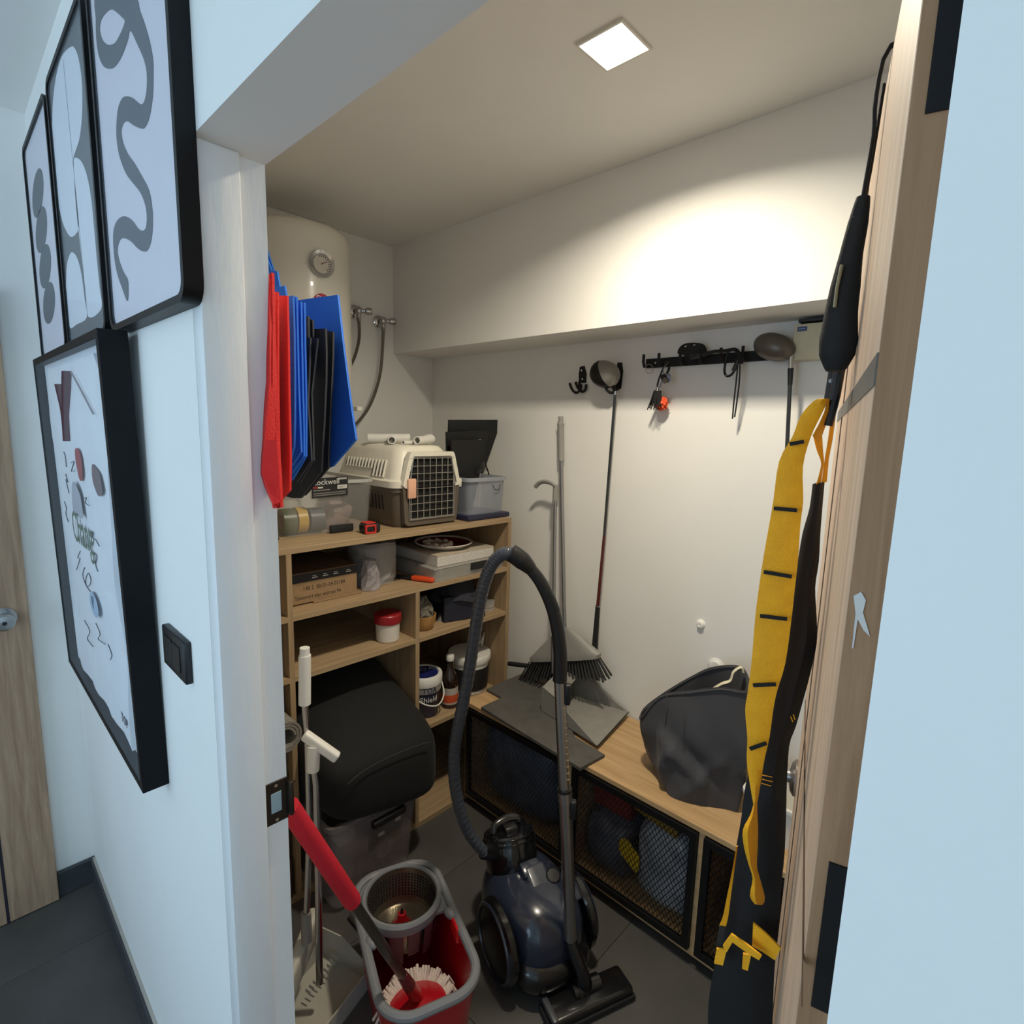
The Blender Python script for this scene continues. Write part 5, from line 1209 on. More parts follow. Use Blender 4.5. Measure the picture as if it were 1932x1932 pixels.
tag(obj('yellow_card', MB().prism([V((yt[0] + a, 1.262, yt[2] + b_)) for a, b_ in ((-.04, .035), (-.015, .05), (.038, .012), (.040, -.03), (.03, -.055), (-.03, -.02), (-.042, .0))], (0, .004, 0)), mat('yellow_card', (206, 168, 30), .5)), 'bright yellow card tag behind the middle mesh door', 'card')
tag(obj('yellow_strip', MB().obox((-0.7768,1.29,0.3896), ((.98, 0, -.15), (0, 1, 0), (.15, 0, .98)), (.16, .02, .03), bev=.003), mat('dull_yellow', (150, 116, 40), .5)), 'dull yellow strip at top behind the middle mesh door', 'strip')
tag(obj('wooden_crate', MB().box((-.54, 1.32, .0485), (-.25, 1.55, .20), bev=.003), mat('dull_wood', (110, 82, 52), .7)), 'small wooden crate behind the right mesh door', 'crate')

# ------------------------------------------------------------------ things on the bench
ZB = BZ
bd = MB().prism([V((p[0], p[1], ZB + .0005)) for p in [(-1.5865,1.2397,0.492),(-1.5857,1.3636,0.492),(-1.6898,1.3692,0.492),(-1.6893,1.5953,0.492),(-1.5239,1.6095,0.492),(-1.1699,1.3475,0.492),(-1.0209,1.3308,0.492),(-1.0348,1.2009,0.492)]], (0, 0, .012))
tag(obj('foam_board', bd, mat('charcoal_board', (82, 80, 76), .8, var=.15, vscale=20, bump=.2), None, 0), 'charcoal cut foam board lying on left end of bench', 'board')
dpn = thing('dustpan', 'grey long-handled dustpan standing on the bench', 'dustpan', (-1.25, 1.5, ZB + .0125))
GPL = mat('dustpan_grey', (140, 138, 132), .5, var=.08)
z0 = ZB + .0130
dm = MB()
lipL, lipR = V((-1.068, 1.350, z0 + .003)), V((-1.118, 1.645, z0 + .010))
bkL, bkR = V((-1.385, 1.400, z0)), V((-1.43, 1.60, z0))
dm.sheet([[lipL, (lipL + lipR) / 2, lipR], [lipL.lerp(bkL, .5), (lipL + lipR + bkL + bkR) / 4, lipR.lerp(bkR, .5)], [bkL, (bkL + bkR) / 2, bkR]], (0, 0, .003))
obj('pan_floor', dm, GPL, dpn)
obj('pan_side', MB().prism([lipL, bkL, bkL + V((0, 0, .105)), bkL.lerp(lipL, .35) + V((0, 0, .075))], (0.0, .003, 0)), GPL, dpn)
obj('pan_side', MB().prism([lipR, bkR, bkR + V((0, 0, .125)), bkR.lerp(lipR, .35) + V((0, 0, .105))], (0, -.003, 0)), GPL, dpn)
obj('pan_back', MB().prism([bkL, bkR, bkR + V((0, 0, .125)), bkL + V((0, 0, .105))], (-.004, 0, 0)), GPL, dpn)
obj('pan_hood', MB().prism([bkL + V((0, 0, .105)), bkR + V((0, 0, .125)), bkR.lerp(lipR, .28) + V((0, 0, .112)), bkL.lerp(lipL, .28) + V((0, 0, .088))], (0, 0, .004)), GPL, dpn)
obj('lip', MB().tube([lipL, lipR], .003, 6), DARK, dpn)
hb = V((-1.43, 1.52, ZB + .13))
ht = V((-1.5214,1.6,1.3919))
obj('handle_pole', MB().cyl(hb, ht, .0075, n=12), STEEL, dpn)
obj('pole_clip', MB().cyl(ht + V((0, 0, -.06)), ht + V((0, 0, .035)), .012, n=14), GREYP, dpn)
obj('hooked_handle', MB().tube(smoothpts([ht + V((0, 0, .02))] + [V(p) for p in [(-1.5271,1.59,1.4294),(-1.5701,1.59,1.4373),(-1.607,1.59,1.4293),(-1.6313,1.59,1.408)]], 6), .010, 10, flat=.8), GREYP, dpn)
br = thing('broom', 'grey broom with dark bristles propped against back wall', 'broom', (-1.50, 1.60, .52))
hw_ = 1.575
H = [(-1.5837,1.575,0.6648),(-1.2549,1.575,0.7514),(-1.2167,1.575,0.74),(-1.2103,1.575,0.7234),(-1.6001,1.575,0.592),(-1.6013,1.575,0.6178)]
top_ = [(-1.4372,1.59,0.8043),(-1.4053,1.59,0.818)]
hm = MB()
ringA = [V(p) for p in H]
xl, xr = (-1.6043,1.575,0.6116), (-1.2303,1.575,0.745)
xl, xr = V(xl), V(xr)
cen = (xl + xr) / 2
dirx = (xr - xl).normalized()
W_ = (xr - xl).length
def hring(wf, dz, dep):
    return [cen + dirx * (W_ / 2 * wf * math.copysign(abs(math.cos(a)) ** .5, math.cos(a))) + V((0, dep * math.copysign(abs(math.sin(a)) ** .6, math.sin(a)), dz)) for a in [2 * PI * i / 28 for i in range(28)]]
tz = V(top_[0]).z - cen.z
hm.loft([hring(1.0, -.018, .030), hring(1.02, .0, .031), hring(.90, .018, .028), hring(.42, tz * .72, .020), hring(.14, tz, .014)])
obj('broom_head', hm, GREYP, br, 50)
bz_ = V((-1.4212,1.575,0.5604)).z
BRM = mat('dark_bristle', (52, 52, 52), .8, var=.2)
for row in range(3):
    for k in range(26):
        f_ = (k + .5 * (row % 2)) / 25.5
        p0 = cen + dirx * (W_ * (f_ - .5) * .98) + V((0, (row - 1) * .018, -.017))
        p1 = cen + dirx * (W_ * (f_ - .5) * 1.30) + V((0, (row - 1) * .030, bz_ - cen.z + random.uniform(0, .012)))
        obj('bristle_tuft', MB().cyl(p0, p1, .0030, .0052, 5), BRM, br)
t0 = cen + V((0, 0, tz - .005))
t1 = V((-1.5241,1.635,1.5305))
t2 = V((-1.5397,1.64,1.692))
t3 = V((-1.543,1.642,1.7242))
obj('handle_pole', MB().cyl(t0, t1, .0085, n=14), STEEL, br)
obj('grip', MB().tube([t1, t1.lerp(t2, .5), t1.lerp(t2, .92), t2, t2.lerp(t3, .2), t3], .014, 14, rf=lambda t: .0135 if t < .5 else (.0165 if t < .7 else .011)), GREYP, br)

# dark tote bag
tt = thing('tote_bag', 'slouching dark grey fabric tote bag on the bench', 'bag', (-.73, 1.42, ZB))
TOT = mat('charcoal_fabric', (62, 62, 66), .75, var=.06, bump=.35, bscale=25, sheen=.1)
fl_, fr_, bl_ = V((-0.7303,1.2905,0.482)), V((-0.5569,1.3972,0.482)), V((-0.8776,1.4278,0.482))
br_ = fr_ + (bl_ - fl_) * 1.0
tb0 = V((-0.6564,1.3341,0.48))
T_ = [V(p) for p in [(-0.9021,1.361,0.6786),(-0.8376,1.3643,0.7808),(-0.7364,1.3644,0.8352),(-0.6408,1.3803,0.8772),(-0.5682,1.4137,0.8852),(-0.6238,1.4993,0.9137),(-0.7327,1.531,0.8678),(-0.8111,1.5219,0.8045),(-0.8854,1.4769,0.732),(-0.9236,1.4185,0.6829)]]
B_ = [bl_.lerp(fl_, .45), fl_.lerp(bl_, .12), fl_.lerp(fr_, .35), fl_.lerp(fr_, .8), fr_, fr_.lerp(br_, .5), br_, br_.lerp(bl_, .35), br_.lerp(bl_, .75), bl_]
rings = []
NR = 26
for k in range(NR + 1):
    t = k / NR
    ring = []
    for i in range(10):
        p = B_[i].lerp(T_[i], t)
        c_ = sum(B_, V((0, 0, 0))) / 10
        out = (B_[i] - c_)
        out.z = 0
        p = p + out * (.16 * math.sin(PI * t) * (1 - t * .3))
        ring.append(p)
    ring = smoothpts(ring, 8, True)
    cm = sum(ring, V((0, 0, 0))) / len(ring)
    amp = math.sin(PI * min(1, t * 1.05)) ** .6 if t > 0 else 0
    out_ = []
    for i, q in enumerate(ring):
        nv = (q - cm)
        nv.z = 0
        nv.normalize()
        u = i / len(ring)
        fold = 0.0
        for (u0, t0, sl, wd, hgt) in ((.16, .42, -.30, .018, .016), (.24, .30, -.36, .022, -.014), (.10, .30, .22, .014, .012), (.33, .55, -.20, .030, .012), (.06, .60, .10, .016, -.012), (.20, .16, .30, .016, .012), (.42, .45, .25, .025, -.012)):
            d_ = abs((u - u0) - sl * (t - t0))
            along = math.exp(-((t - t0) / .26) ** 2)
            fold += hgt * 1.3 * math.exp(-(d_ / (wd * 1.6)) ** 2) * along
        out_.append(q + nv * (fold * 1.25 + .004 * math.sin(u * 40 + t * 9)) * amp)
    ring = out_
    rings.append(ring)
inner = [[q + (sum(r, V((0, 0, 0))) / len(r) - q).normalized() * .004 for q in r] for r in rings[::-1]]
m_ = MB()
m_.loft(rings + inner[:-1])
obj('bag_body', m_, TOT, tt, 60)
seam = smoothpts([p + V((.003, -.004, -.006)) for p in T_], 4, True)
obj('top_hem', MB().tube(seam, .003, 6, closed=True), TOT, tt)
for a, b_ in (([(-0.7979,1.335,0.804),(-0.7968,1.335,0.6624)], 0), ([(-0.7366,1.315,0.8465),(-0.7254,1.315,0.7069)], 0)):
    obj('handle_seam', MB().tube([V(a[0]), V(a[1])], .0015, 6), mat('seam_grey', (84, 82, 82), .8), tt)
obj('bag_handle', MB().tube(smoothpts([V(p) for p in [(-0.6812,1.4199,0.842),(-0.6559,1.4259,0.8674),(-0.6343,1.4374,0.8822),(-0.6303,1.447,0.9095),(-0.613,1.4596,0.9276),(-0.6058,1.4618,0.9132)]], 5), .0125, 8, flat=.3), mat('cream_webbing', (216, 208, 180), .8), tt)
wb_ = thing('white_basket', 'white plastic basket behind the straps on the bench', 'basket', (-.41, 1.425, ZB))
rim_c = V((-.42, 1.425, ZB + .125))
obj('basket_wall', tbox(MB(), -.515, -.325, 1.335, 1.515, ZB + .001, ZB + .125, .004, .012), WHITEP, wb_, 40)
me = curve_mesh([rrect(.225, .215, .03, 4), rrect(.20, .19, .025, 4)], .005)
link_mesh('basket_rim', place(me, (rim_c.x, rim_c.y, ZB + .124), (1, 0, 0), (0, 1, 0)), WHITEP, wb_, 30)

# ================================================================== vacuum cleaner
A_ = V((.317, .948, 0)).normalized()
F2 = V((.948, -.317, 0)).normalized()
VC = V((-1.012, .930, 0))
VB = mat('vacuum_blue', (40, 46, 62), .22, var=.05, coat=.5)
VK = mat('vacuum_black', (18, 18, 20), .25, var=.08, coat=.4)
vc = thing('vacuum_cleaner', 'dark blue canister vacuum cleaner with grey hose and steel wand', 'vacuum', VC)
Rm = rotm(A_, F2, UPZ)
pt_ = lambda a, f, z: VC + A_ * a + F2 * f + UPZ * z
obj('body', MB().ell(pt_(0, 0, .135), (.135, .19, .125), Rm, 36, 20, .75), VB, vc, 60)
obj('bumper', MB().ell(pt_(0, .03, .075), (.137, .178, .060), Rm, 36, 12, .6), VK, vc, 60)
for sg in (-1, 1):
    wl = obj('wheel', MB().lathe([(.001, 0), (.112, 0), (.118, .006), (.118, .022), (.110, .030), (.001, .030)], pt_(sg * .125, .045, .119), A_ * sg, 40), VK, vc)
    obj('wheel_ring', MB().lathe([(.098, .030), (.110, .030), (.108, .035), (.100, .035), (.098, .030)], pt_(sg * .125, .045, .119), A_ * sg, 40, False), VB, wl)
    obj('wheel_disc', MB().lathe([(.001, .038), (.06, .037), (.097, .031), (.097, .029), (.001, .030)], pt_(sg * .125, .045, .119), A_ * sg, 40), mat('wheel_black', (10, 10, 12), .3), wl)
obj('console', MB().obox(pt_(.01, .06, .235), (A_, F2 + UPZ * -.55, V((0, 0, 1)) + F2 * .55), (.075, .17, .03), bev=.012, seg=3), mat('console_slate', (58, 62, 72), .3, coat=.3), vc)
obj('power_knob', MB().lathe([(.024, 0), (.024, .012), (.020, .017), (.001, .018)], pt_(.055, .035, .252), UPZ + F2 * .5, 24), BLACK, vc)
for a, f, z in ((-.055, .115, .215), (.10, .075, .218)):
    obj('foot_pedal', MB().obox(pt_(a, f, z), (A_, F2 + UPZ * -.6, UPZ + F2 * .6), (.055, .065, .022), bev=.006, seg=3), VB, vc)
obj('air_slot', MB().obox(pt_(.03, .14, .205), (A_, F2 + UPZ * -.9, UPZ + F2 * .9), (.006, .03, .004), bev=.002, seg=1), CHROME, vc)
ca = (UPZ + F2 * -.38).normalized()
cb0 = pt_(-.015, -.095, .205)
dc = obj('dust_cup', MB().lathe([(.001, 0), (.082, 0), (.088, .01), (.086, .09), (.080, .115), (.074, .125), (.001, .128)], cb0, ca, 40), mat('cup_black', (20, 21, 24), .12, coat=.5), vc)
for h, r in ((.112, .083), (.098, .087)):
    obj('cup_ring', MB().lathe([(r - .004, h), (r + .002, h), (r + .002, h + .006), (r - .004, h + .006), (r - .004, h)], cb0, ca, 40, False), VK, dc)
hcen = cb0 + ca * .128
hs_ = A_
obj('carry_handle', MB().tube(smoothpts([hcen - hs_ * .055, hcen - hs_ * .045 + ca * .022, hcen + ca * .032, hcen + hs_ * .045 + ca * .022, hcen + hs_ * .055], 6), .013, 10, flat=.7), VK, dc)
obj('release_button', MB().obox(hcen + ca * .012 + F2 * .02, (A_, F2, ca), (.045, .035, .024), bev=.006), BLACK, dc)
obj('cup_clip', MB().obox(pt_(.0, -.01, .262), (A_, F2 + UPZ * -.4, UPZ + F2 * .4), (.07, .05, .045), bev=.008, seg=2), VB, vc)
inlet = V((-1.1373,0.834,0.3201))
obj('hose_inlet', MB().cyl(inlet, inlet.lerp(cb0 + ca * .05, .75), .024, .030, 18), VK, vc)
# floor head
fh = vc
fd = V((.12, .30, 0)).normalized()
fn = V((.93, -.37, 0)).normalized()
fc_ = V((-.762, .908, 0))
obj('sole_plate', MB().obox(fc_ + UPZ * .012, (fd, fn, UPZ), (.28, .095, .018), bev=.006), BLACKM, fh)
obj('top_cover', MB().obox(fc_ + UPZ * .032, (fd, fn, UPZ), (.27, .085, .026), bev=.012, seg=3), VK, fh)
obj('edge_trim', MB().obox(fc_ + fd * -.125 + UPZ * .036, (fd, fn, UPZ), (.018, .075, .022), bev=.004), mat('trim_grey', (70, 72, 76), .35), fh)
nk0 = fc_ + UPZ * .045 - fn * .015
wb0 = V((-0.8233,0.8922,0.1913))
obj('swivel_barrel', MB().cyl(nk0 - fd * .045, nk0 + fd * .045, .024, n=24), VK, fh)
for s_ in (-.03, -.012):
    obj('barrel_ring', MB().lathe([(.0245, 0), (.026, 0), (.026, .006), (.0245, .006), (.0245, 0)], nk0 + fd * s_, fd, 24, False), DARK, fh)
obj('neck', MB().tube(smoothpts([nk0, nk0.lerp(wb0, .4) + fn * .014, wb0 - UPZ * .005], 5), .021, 14, rf=lambda t: .024 - .006 * t), VK, fh)
# wand, handle and hose
wn_ = vc
wp = [V(p) for p in [(-0.8233,0.8922,0.1913),(-0.8398,0.8764,0.5022),(-0.8488,0.8679,0.651),(-0.8611,0.8562,0.843),(-0.8701,0.8476,1.0007)]]
obj('lower_tube', MB().tube(wp[:3], .0185, 18), STEEL, wn_)
obj('tube_collar', MB().cyl(wp[2].lerp(wp[1], .12), wp[2].lerp(wp[3], .08), .0205, n=18), STEEL, wn_)
obj('collar_seal', MB().cyl(wp[2].lerp(wp[3], .07), wp[2].lerp(wp[3], .11), .0208, n=18), BLACK, wn_)
ut = obj('upper_tube', MB().tube(wp[2:], .0160, 18), STEEL, wn_)
obj('slide_button', MB().obox(wp[2].lerp(wp[1], .25) + V((.021, .008, 0)), ((.8, .6, 0), (-.6, .8, 0), (0, 0, 1)), (.016, .020, .055), bev=.004), BLACK, wn_)
side = V((.62, .40, 0)).normalized()
tocam = (V((0, -.275, 0)) - V((wp[3].x, wp[3].y, 0))).normalized()
for k in range(12):
    c_ = wp[2].lerp(wp[4], .16 + .055 * k)
    obj('notch', MB().obox(c_ + side * .0105 + tocam * .0115, (side + tocam * -.3, tocam, UPZ), (.008, .005, .0035), bev=.001, seg=1), mat('notch_brass', (176, 160, 136), .4, .6), ut)
obj('hand_stop', MB().obox(wp[4] + V((.020, .012, -.045)), ((.8, .6, 0), (-.6, .8, 0), (0, 0, 1)), (.018, .022, .06), bev=.006, seg=3), BLACK, wn_)
hp = [wp[4] + (wp[3] - wp[4]).normalized() * .01] + [V(p) for p in [(-0.871,0.8468,1.0659),(-0.8784,0.8397,1.1403),(-0.8926,0.8262,1.2061),(-0.9147,0.8053,1.2663),(-0.938,0.7831,1.3057),(-0.9515,0.7703,1.3223)]]
obj('handle', MB().tube(smoothpts(hp, 5), .018, 16, rf=lambda t: .0195 - .004 * t), BLACK, wn_)
obj('handle_collar', MB().tube(smoothpts([V(p) for p in [(-0.9317,0.7891,1.2973),(-0.9464,0.7752,1.3168),(-0.9619,0.7604,1.3333),(-0.9732,0.7497,1.3428)]], 4), .023, 18, rf=lambda t: .016 + .008 * min(1, t * 2.5)), BLACK, wn_)
obj('air_slide', MB().tube([V(p) + V((.012, -.002, .010)) for p in [(-0.9058,0.8138,1.2377),(-0.8959,0.8231,1.2133),(-0.8869,0.8317,1.1828)]], .0085, 10), DARK, wn_)
hpts = smoothpts([V(p) for p in [(-0.9691,0.7536,1.3387),(-0.9994,0.7448,1.3346),(-1.0297,0.7361,1.3012),(-1.0539,0.7331,1.2465),(-1.075,0.7331,1.166),(-1.095,0.7341,1.0593),(-1.1165,0.7337,0.9404),(-1.1418,0.7297,0.8167),(-1.1633,0.7293,0.7142),(-1.1746,0.7386,0.6088),(-1.1739,0.7592,0.5004),(-1.1607,0.7918,0.3946),(-1.1348,0.8364,0.3164)]], 22)
n_h = len(hpts)
obj('flexible_hose', MB().tube(hpts, .017, 14, rf=lambda t: .0178 + .0007 * math.sin(t * n_h * 1.5)), mat('hose_grey', (64, 69, 77), .28, var=.04, coat=.2), wn_)

# ================================================================== spin mop set
BU, BN = V((.938, -.346, 0)).normalized(), V((.346, .938, 0)).normalized()
BC = V((-1.103, .529, 0))
bp_ = lambda u, n, z: BC + BU * u + BN * n + UPZ * z
sb = thing('mop_bucket', 'red spin mop bucket with grey rim and steel wringer basket', 'bucket', BC)
def bring(L, Wd, r, z, k=6):
    return [bp_(a, b_, z) for a, b_ in rrect(L, Wd, r, k)]
BRED = mat('bucket_red', (168, 16, 30), .3, var=.05, coat=.2)
BGREY = mat('bucket_grey', (120, 122, 126), .35, var=.05)
obj('bucket_wall', MB().loft([bring(.38, .19, .06, .012), bring(.445, .245, .075, .275), bring(.455, .253, .078, .275), bring(.39, .20, .062, .0)]), BRED, sb, 40)
rim = [bp_(a, b_, .279) for a, b_ in rrect(.455, .252, .08, 8)]
obj('bucket_rim', MB().tube(rim, .0125, 10, closed=True), BGREY, sb)
# platform around the basket at the back half
me = curve_mesh([[(a - .0, b_) for a, b_ in [(-.215 + .0, -.05), (-.205, -.09), (-.17, -.118), (-.02, -.118), (-.02, -.10), (-.02, .10), (-.02, .118), (-.17, .118), (-.205, .09), (-.215, .05)]], [(-.105 + .098 * math.cos(a), .098 * math.sin(a)) for a in [2 * PI * i / 36 for i in range(36)]]], .004)
me.transform(Matrix(((BU.x, BN.x, 0, BC.x), (BU.y, BN.y, 0, BC.y), (0, 0, 1, .276), (0, 0, 0, 1))))
link_mesh('basket_deck', me, BGREY, sb, 30)
KC = bp_(-.105, 0, 0)
obj('basket_collar', MB().lathe([(.098, .268), (.113, .268), (.117, .276), (.117, .296), (.112, .303), (.104, .303), (.100, .297), (.098, .268)], KC, (0, 0, 1), 44, False), BGREY, sb)
bk = obj('wringer_basket', MB().lathe([(.098, .300), (.097, .290), (.092, .200), (.085, .188), (.001, .186), (.001, .183), (.087, .185), (.095, .198), (.100, .290), (.098, .300)], KC, (0, 0, 1), 44, False), mat('basket_steel', (150, 142, 128), .28, .9, var=.05), sb)
HOLE = mat('basket_hole', (18, 14, 12), .8)
hm_ = MB()
for i in range(60):
    a = 2 * PI * i / 60
    for j in range(8):
        z = .214 + j * .0095
        r = .092 + (z - .2) * .055 - .0008
        hm_.obox(KC + V((r * math.cos(a), r * math.sin(a), z)), ((-math.sin(a), math.cos(a), 0), (math.cos(a), math.sin(a), 0), (0, 0, 1)), (.0055, .0012, .0055))
for i in range(36):
    a = 2 * PI * i / 36
    hm_.obox(KC + V((.070 * math.cos(a), .070 * math.sin(a), .1868)), ((math.cos(a), math.sin(a), 0), (-math.sin(a), math.cos(a), 0), (0, 0, 1)), (.02, .005, .001))
ho = obj('basket_holes', hm_, HOLE, bk, 0)
ho['kind'] = 'stuff'
obj('spindle', MB().lathe([(.035, .187), (.033, .195), (.024, .206), (.015, .222), (.012, .235), (.001, .236)], KC, (0, 0, 1), 24), BRED, bk)
obj('spindle_tip', MB().cyl(KC + V((0, 0, .234)), KC + V((0, 0, .252)), .005, .003, 10), DARK, bk)
skirt = MB()
for i in range(14):
    a0, a1 = 2 * PI * i / 14, 2 * PI * (i + .72) / 14
    q = lambda a, r, z: KC + V((r * math.cos(a), r * math.sin(a), z))
    skirt.sheet([[q(a0, .112, .272), q((a0 + a1) / 2, .1135, .272), q(a1, .112, .272)], [q(a0, .100, .17 + .02 * (i % 2)), q((a0 + a1) / 2, .101, .17 + .02 * (i % 2)), q(a1, .100, .17 + .02 * (i % 2))]], (0, 0, .001))
obj('basket_skirt', skirt, mat('skirt_plastic', (104, 62, 70), .4, alpha=.85), sb, 30)
for sg in (-1, 1):
    obj('pivot_lug', MB().ell(bp_(-.0, sg * .112, .284), (.022, .014, .014)), BGREY, sb)
obj('red_latch', MB().obox(bp_(.035, .118, .262), (BU, BN, UPZ), (.055, .016, .05), bev=.007, seg=3), mat('latch_red', (206, 22, 26), .35), sb)
# mop
mh = bp_(.115, -.015, .16)
mp_ = thing('spin_mop', 'spin mop with red grip standing head-down in the bucket', 'mop', mh)
obj('mop_disc', MB().lathe([(.001, -.006), (.070, -.006), (.078, .0), (.074, .010), (.040, .020), (.018, .026), (.001, .028)], mh, (BU * -.18 + UPZ).normalized(), 36), BRED, mp_)
st_ = MB()
stm = mat('mop_cotton', (206, 192, 184), .95, var=.12, vscale=120)
for k in range(72):
    a = 2 * PI * k / 72
    L = .018 + .012 * ((k * 7) % 5) / 4
    d_ = V((math.cos(a), math.sin(a), 0))
    st_.tube([mh + d_ * .070 + V((0, 0, -.004)), mh + d_ * (.082 + L * .5) + V((0, 0, .012 + .010 * ((k * 3) % 4) / 3)), mh + d_ * (.084 + L) + V((0, 0, -.016))], .0042, 6)
ms = obj('mop_strands', st_, stm, mp_, 60)
ms['kind'] = 'stuff'
mt = V((-0.9555,0.135,0.9381))
j0 = mh + V((0, 0, .025))
axm = (mt - j0)
j1, j2, j3 = j0 + axm * .09, j0 + axm * .16, j0 + axm * .58
obj('swivel_joint', MB().cyl(j0, j0 + axm * .05, .014, .012, 14).cyl(j0 + axm * .03, j1, .017, .016, 14), BRED, mp_)
obj('joint_sleeve', MB().cyl(j1, j2, .016, .013, 14), mat('dark_red_sleeve', (90, 22, 30), .4), mp_)
obj('mop_pole', MB().cyl(j2, j3, .0115, n=14), mat('dark_steel', (104, 98, 92), .25, .9), mp_)
obj('grip', MB().tube([j3, j3.lerp(mt, .03), j3.lerp(mt, .5), mt], .0185, 16, rf=lambda t: .0175 if t < .1 else .0195), mat('red_foam', (188, 18, 40), .7, bump=.15), mp_)

# ================================================================== white broom and lidded dustpan by the jamb
WD = V((-1.318, .372, 0))
wd_ = thing('upright_dustpan', 'white upright dustpan with long steel handle behind mop bucket', 'dustpan', WD)
LG = mat('light_grey_plastic', (168, 164, 152), .5, var=.05)
lp = [V(p) for p in [(-1.3022,0.2874,-0.0),(-1.3734,0.5041,0.0),(-1.5254,0.5023,0.0),(-1.4466,0.3454,0.0)]]
ax_w = (lp[1] - lp[0]).normalized()
ax_d = V((-ax_w.y, ax_w.x, 0))
dpc = V((-1.318, .358, 0))
obj('pan_floor', MB().obox(dpc + UPZ * .004, (ax_w, ax_d, UPZ), (.24, .20, .006), bev=.002, seg=1), LG, wd_)
for sg in (-1, 1):
    p = dpc + ax_w * (.118 * sg)
    obj('pan_side', MB().prism([p + ax_d * -.10, p + ax_d * .10, p + ax_d * .10 + UPZ * .10, p + ax_d * .02 + UPZ * .105, p + ax_d * -.10 + UPZ * .045], ax_w * (-.004 * sg)), LG, wd_)
obj('pan_front', MB().prism([dpc + ax_w * -.118 + ax_d * -.10, dpc + ax_w * .118 + ax_d * -.10, dpc + ax_w * .118 + ax_d * -.10 + UPZ * .06, dpc + ax_w * -.118 + ax_d * -.10 + UPZ * .06], ax_d * .004), LG, wd_)
obj('pan_back', MB().prism([dpc + ax_w * -.118 + ax_d * .10, dpc + ax_w * .118 + ax_d * .10, dpc + ax_w * .118 + ax_d * .10 + UPZ * .10, dpc + ax_w * -.118 + ax_d * .10 + UPZ * .10], ax_d * -.004), LG, wd_)
for k in range(9):
    p = dpc + ax_w * (-.02 + .014 * k) + ax_d * .02 + UPZ * .05
    obj('comb_tooth', MB().obox(p, (ax_w, ax_d, UPZ), (.003, .020, .012), bev=.001, seg=1), LG, wd_)
P1 = [V(p) for p in [(-1.2879,0.3471,0.1007),(-1.2849,0.35,0.4619),(-1.2836,0.3512,0.7149),(-1.2876,0.3474,0.776)]]
obj('handle_pole', MB().tube(P1[:3] + [P1[3]], .0095, 14), CHROME, wd_)
P1b = [V(p) for p in [(-1.2865,0.3484,0.8335),(-1.2896,0.3455,0.7759)]]
obj('pole_socket', MB().cyl(P1b[0] + V((0, 0, -.005)), P1b[1] + V((0, 0, -.02)), .0175, .0165, 16), WHITEP, wd_)
hx = [V(p) for p in [(-1.3012,0.3344,0.8539),(-1.2446,0.3882,0.796)]]
dh = (hx[1] - hx[0]).normalized()
obj('cross_handle', MB().obox((hx[0] + hx[1]) / 2, (dh, V((.72, -.69, 0)), dh.cross(V((.72, -.69, 0)))), ((hx[1] - hx[0]).length + .012, .024, .026), bev=.006, seg=3), WHITEP, wd_)
wbm = thing('upright_broom', 'white upright broom clipped to the dustpan by the jamb', 'broom', V((-1.33, .33, .03)))
P2 = [V(p) for p in [(-1.311,0.343,1.0909),(-1.3114,0.3427,1.0707),(-1.3141,0.3401,0.9359),(-1.3107,0.3433,0.8507),(-1.3118,0.3423,0.5789),(-1.324,0.3307,0.2826)]]
obj('grip', MB().tube([P2[1], P2[2]], .0155, 16).cyl(P2[0], P2[1], .0125, .0125, 16), WHITEP, wbm)
obj('handle_pole', MB().tube(P2[2:], .0085, 14), CHROME, wbm)
obj('pole_sleeve', MB().cyl(P2[5] + V((0, 0, .03)), P2[5] + V((0, 0, -.06)), .0135, .015, 14), mat('sleeve_grey', (128, 124, 116), .5), wbm)
bh0 = P2[5] + V((0, 0, -.06))
obj('brush_head', MB().obox(bh0 + V((-.01, -.02, -.055)), ((.55, -.75, -.35), (.8, .6, 0), (-.2, .28, .93)), (.18, .035, .10), bev=.012, seg=3), LG, wbm)

# ================================================================== suspension straps hung on the open door
YEL = mat('yellow_webbing', (252, 178, 20), .7, var=.08, vscale=60, bump=.3, bscale=500)
BKW = mat('black_webbing', (17, 17, 18), .8, var=.12, bump=.2, bscale=400)
def strip(name, rows, m, parent, t=.0025):
    return obj(name, MB().sheet(smoothrows([[V(q) for q in r] for r in rows]) if len(rows) > 4 else [[V(q) for q in r] for r in rows], DU * t), m, parent, 50)
tr = thing('training_strap', 'yellow and black training strap hanging from top of open door', 'strap', (-0.1669,0.4273,1.077))
sA = [(-0.1533,0.3791,2.0022),(-0.1549,0.3787,1.9541),(-0.1569,0.3782,1.9117),(-0.1576,0.378,1.8974)]
sB = [(-0.1529,0.3844,1.9974),(-0.1534,0.3843,1.9627),(-0.155,0.3838,1.925),(-0.157,0.3833,1.8988)]
obj('anchor_webbing', MB().tube(smoothpts([dpt(.29, .004, 2.024), dpt(.29, .040, 2.024), dpt(.292, .047, 1.985)] + [V(p) for p in sA[1:]], 3), .0040, 8, flat=.5), BKW, tr)
obj('anchor_webbing', MB().tube([dpt(.305, .041, 2.0)] + [V(p) for p in sB[1:]], .0028, 8, flat=.5), BKW, tr)
pc_ = smoothpts([V(p) for p in [(-0.1573,0.3781,1.8988),(-0.1592,0.3776,1.8756),(-0.162,0.3768,1.8462),(-0.1638,0.3764,1.8161),(-0.1649,0.3761,1.7905),(-0.1646,0.3761,1.7645),(-0.1644,0.3762,1.7487),(-0.1643,0.3762,1.7327)]], 4)
prof = [.006, .009, .0105, .0135, .0150, .0175, .0165, .0085]
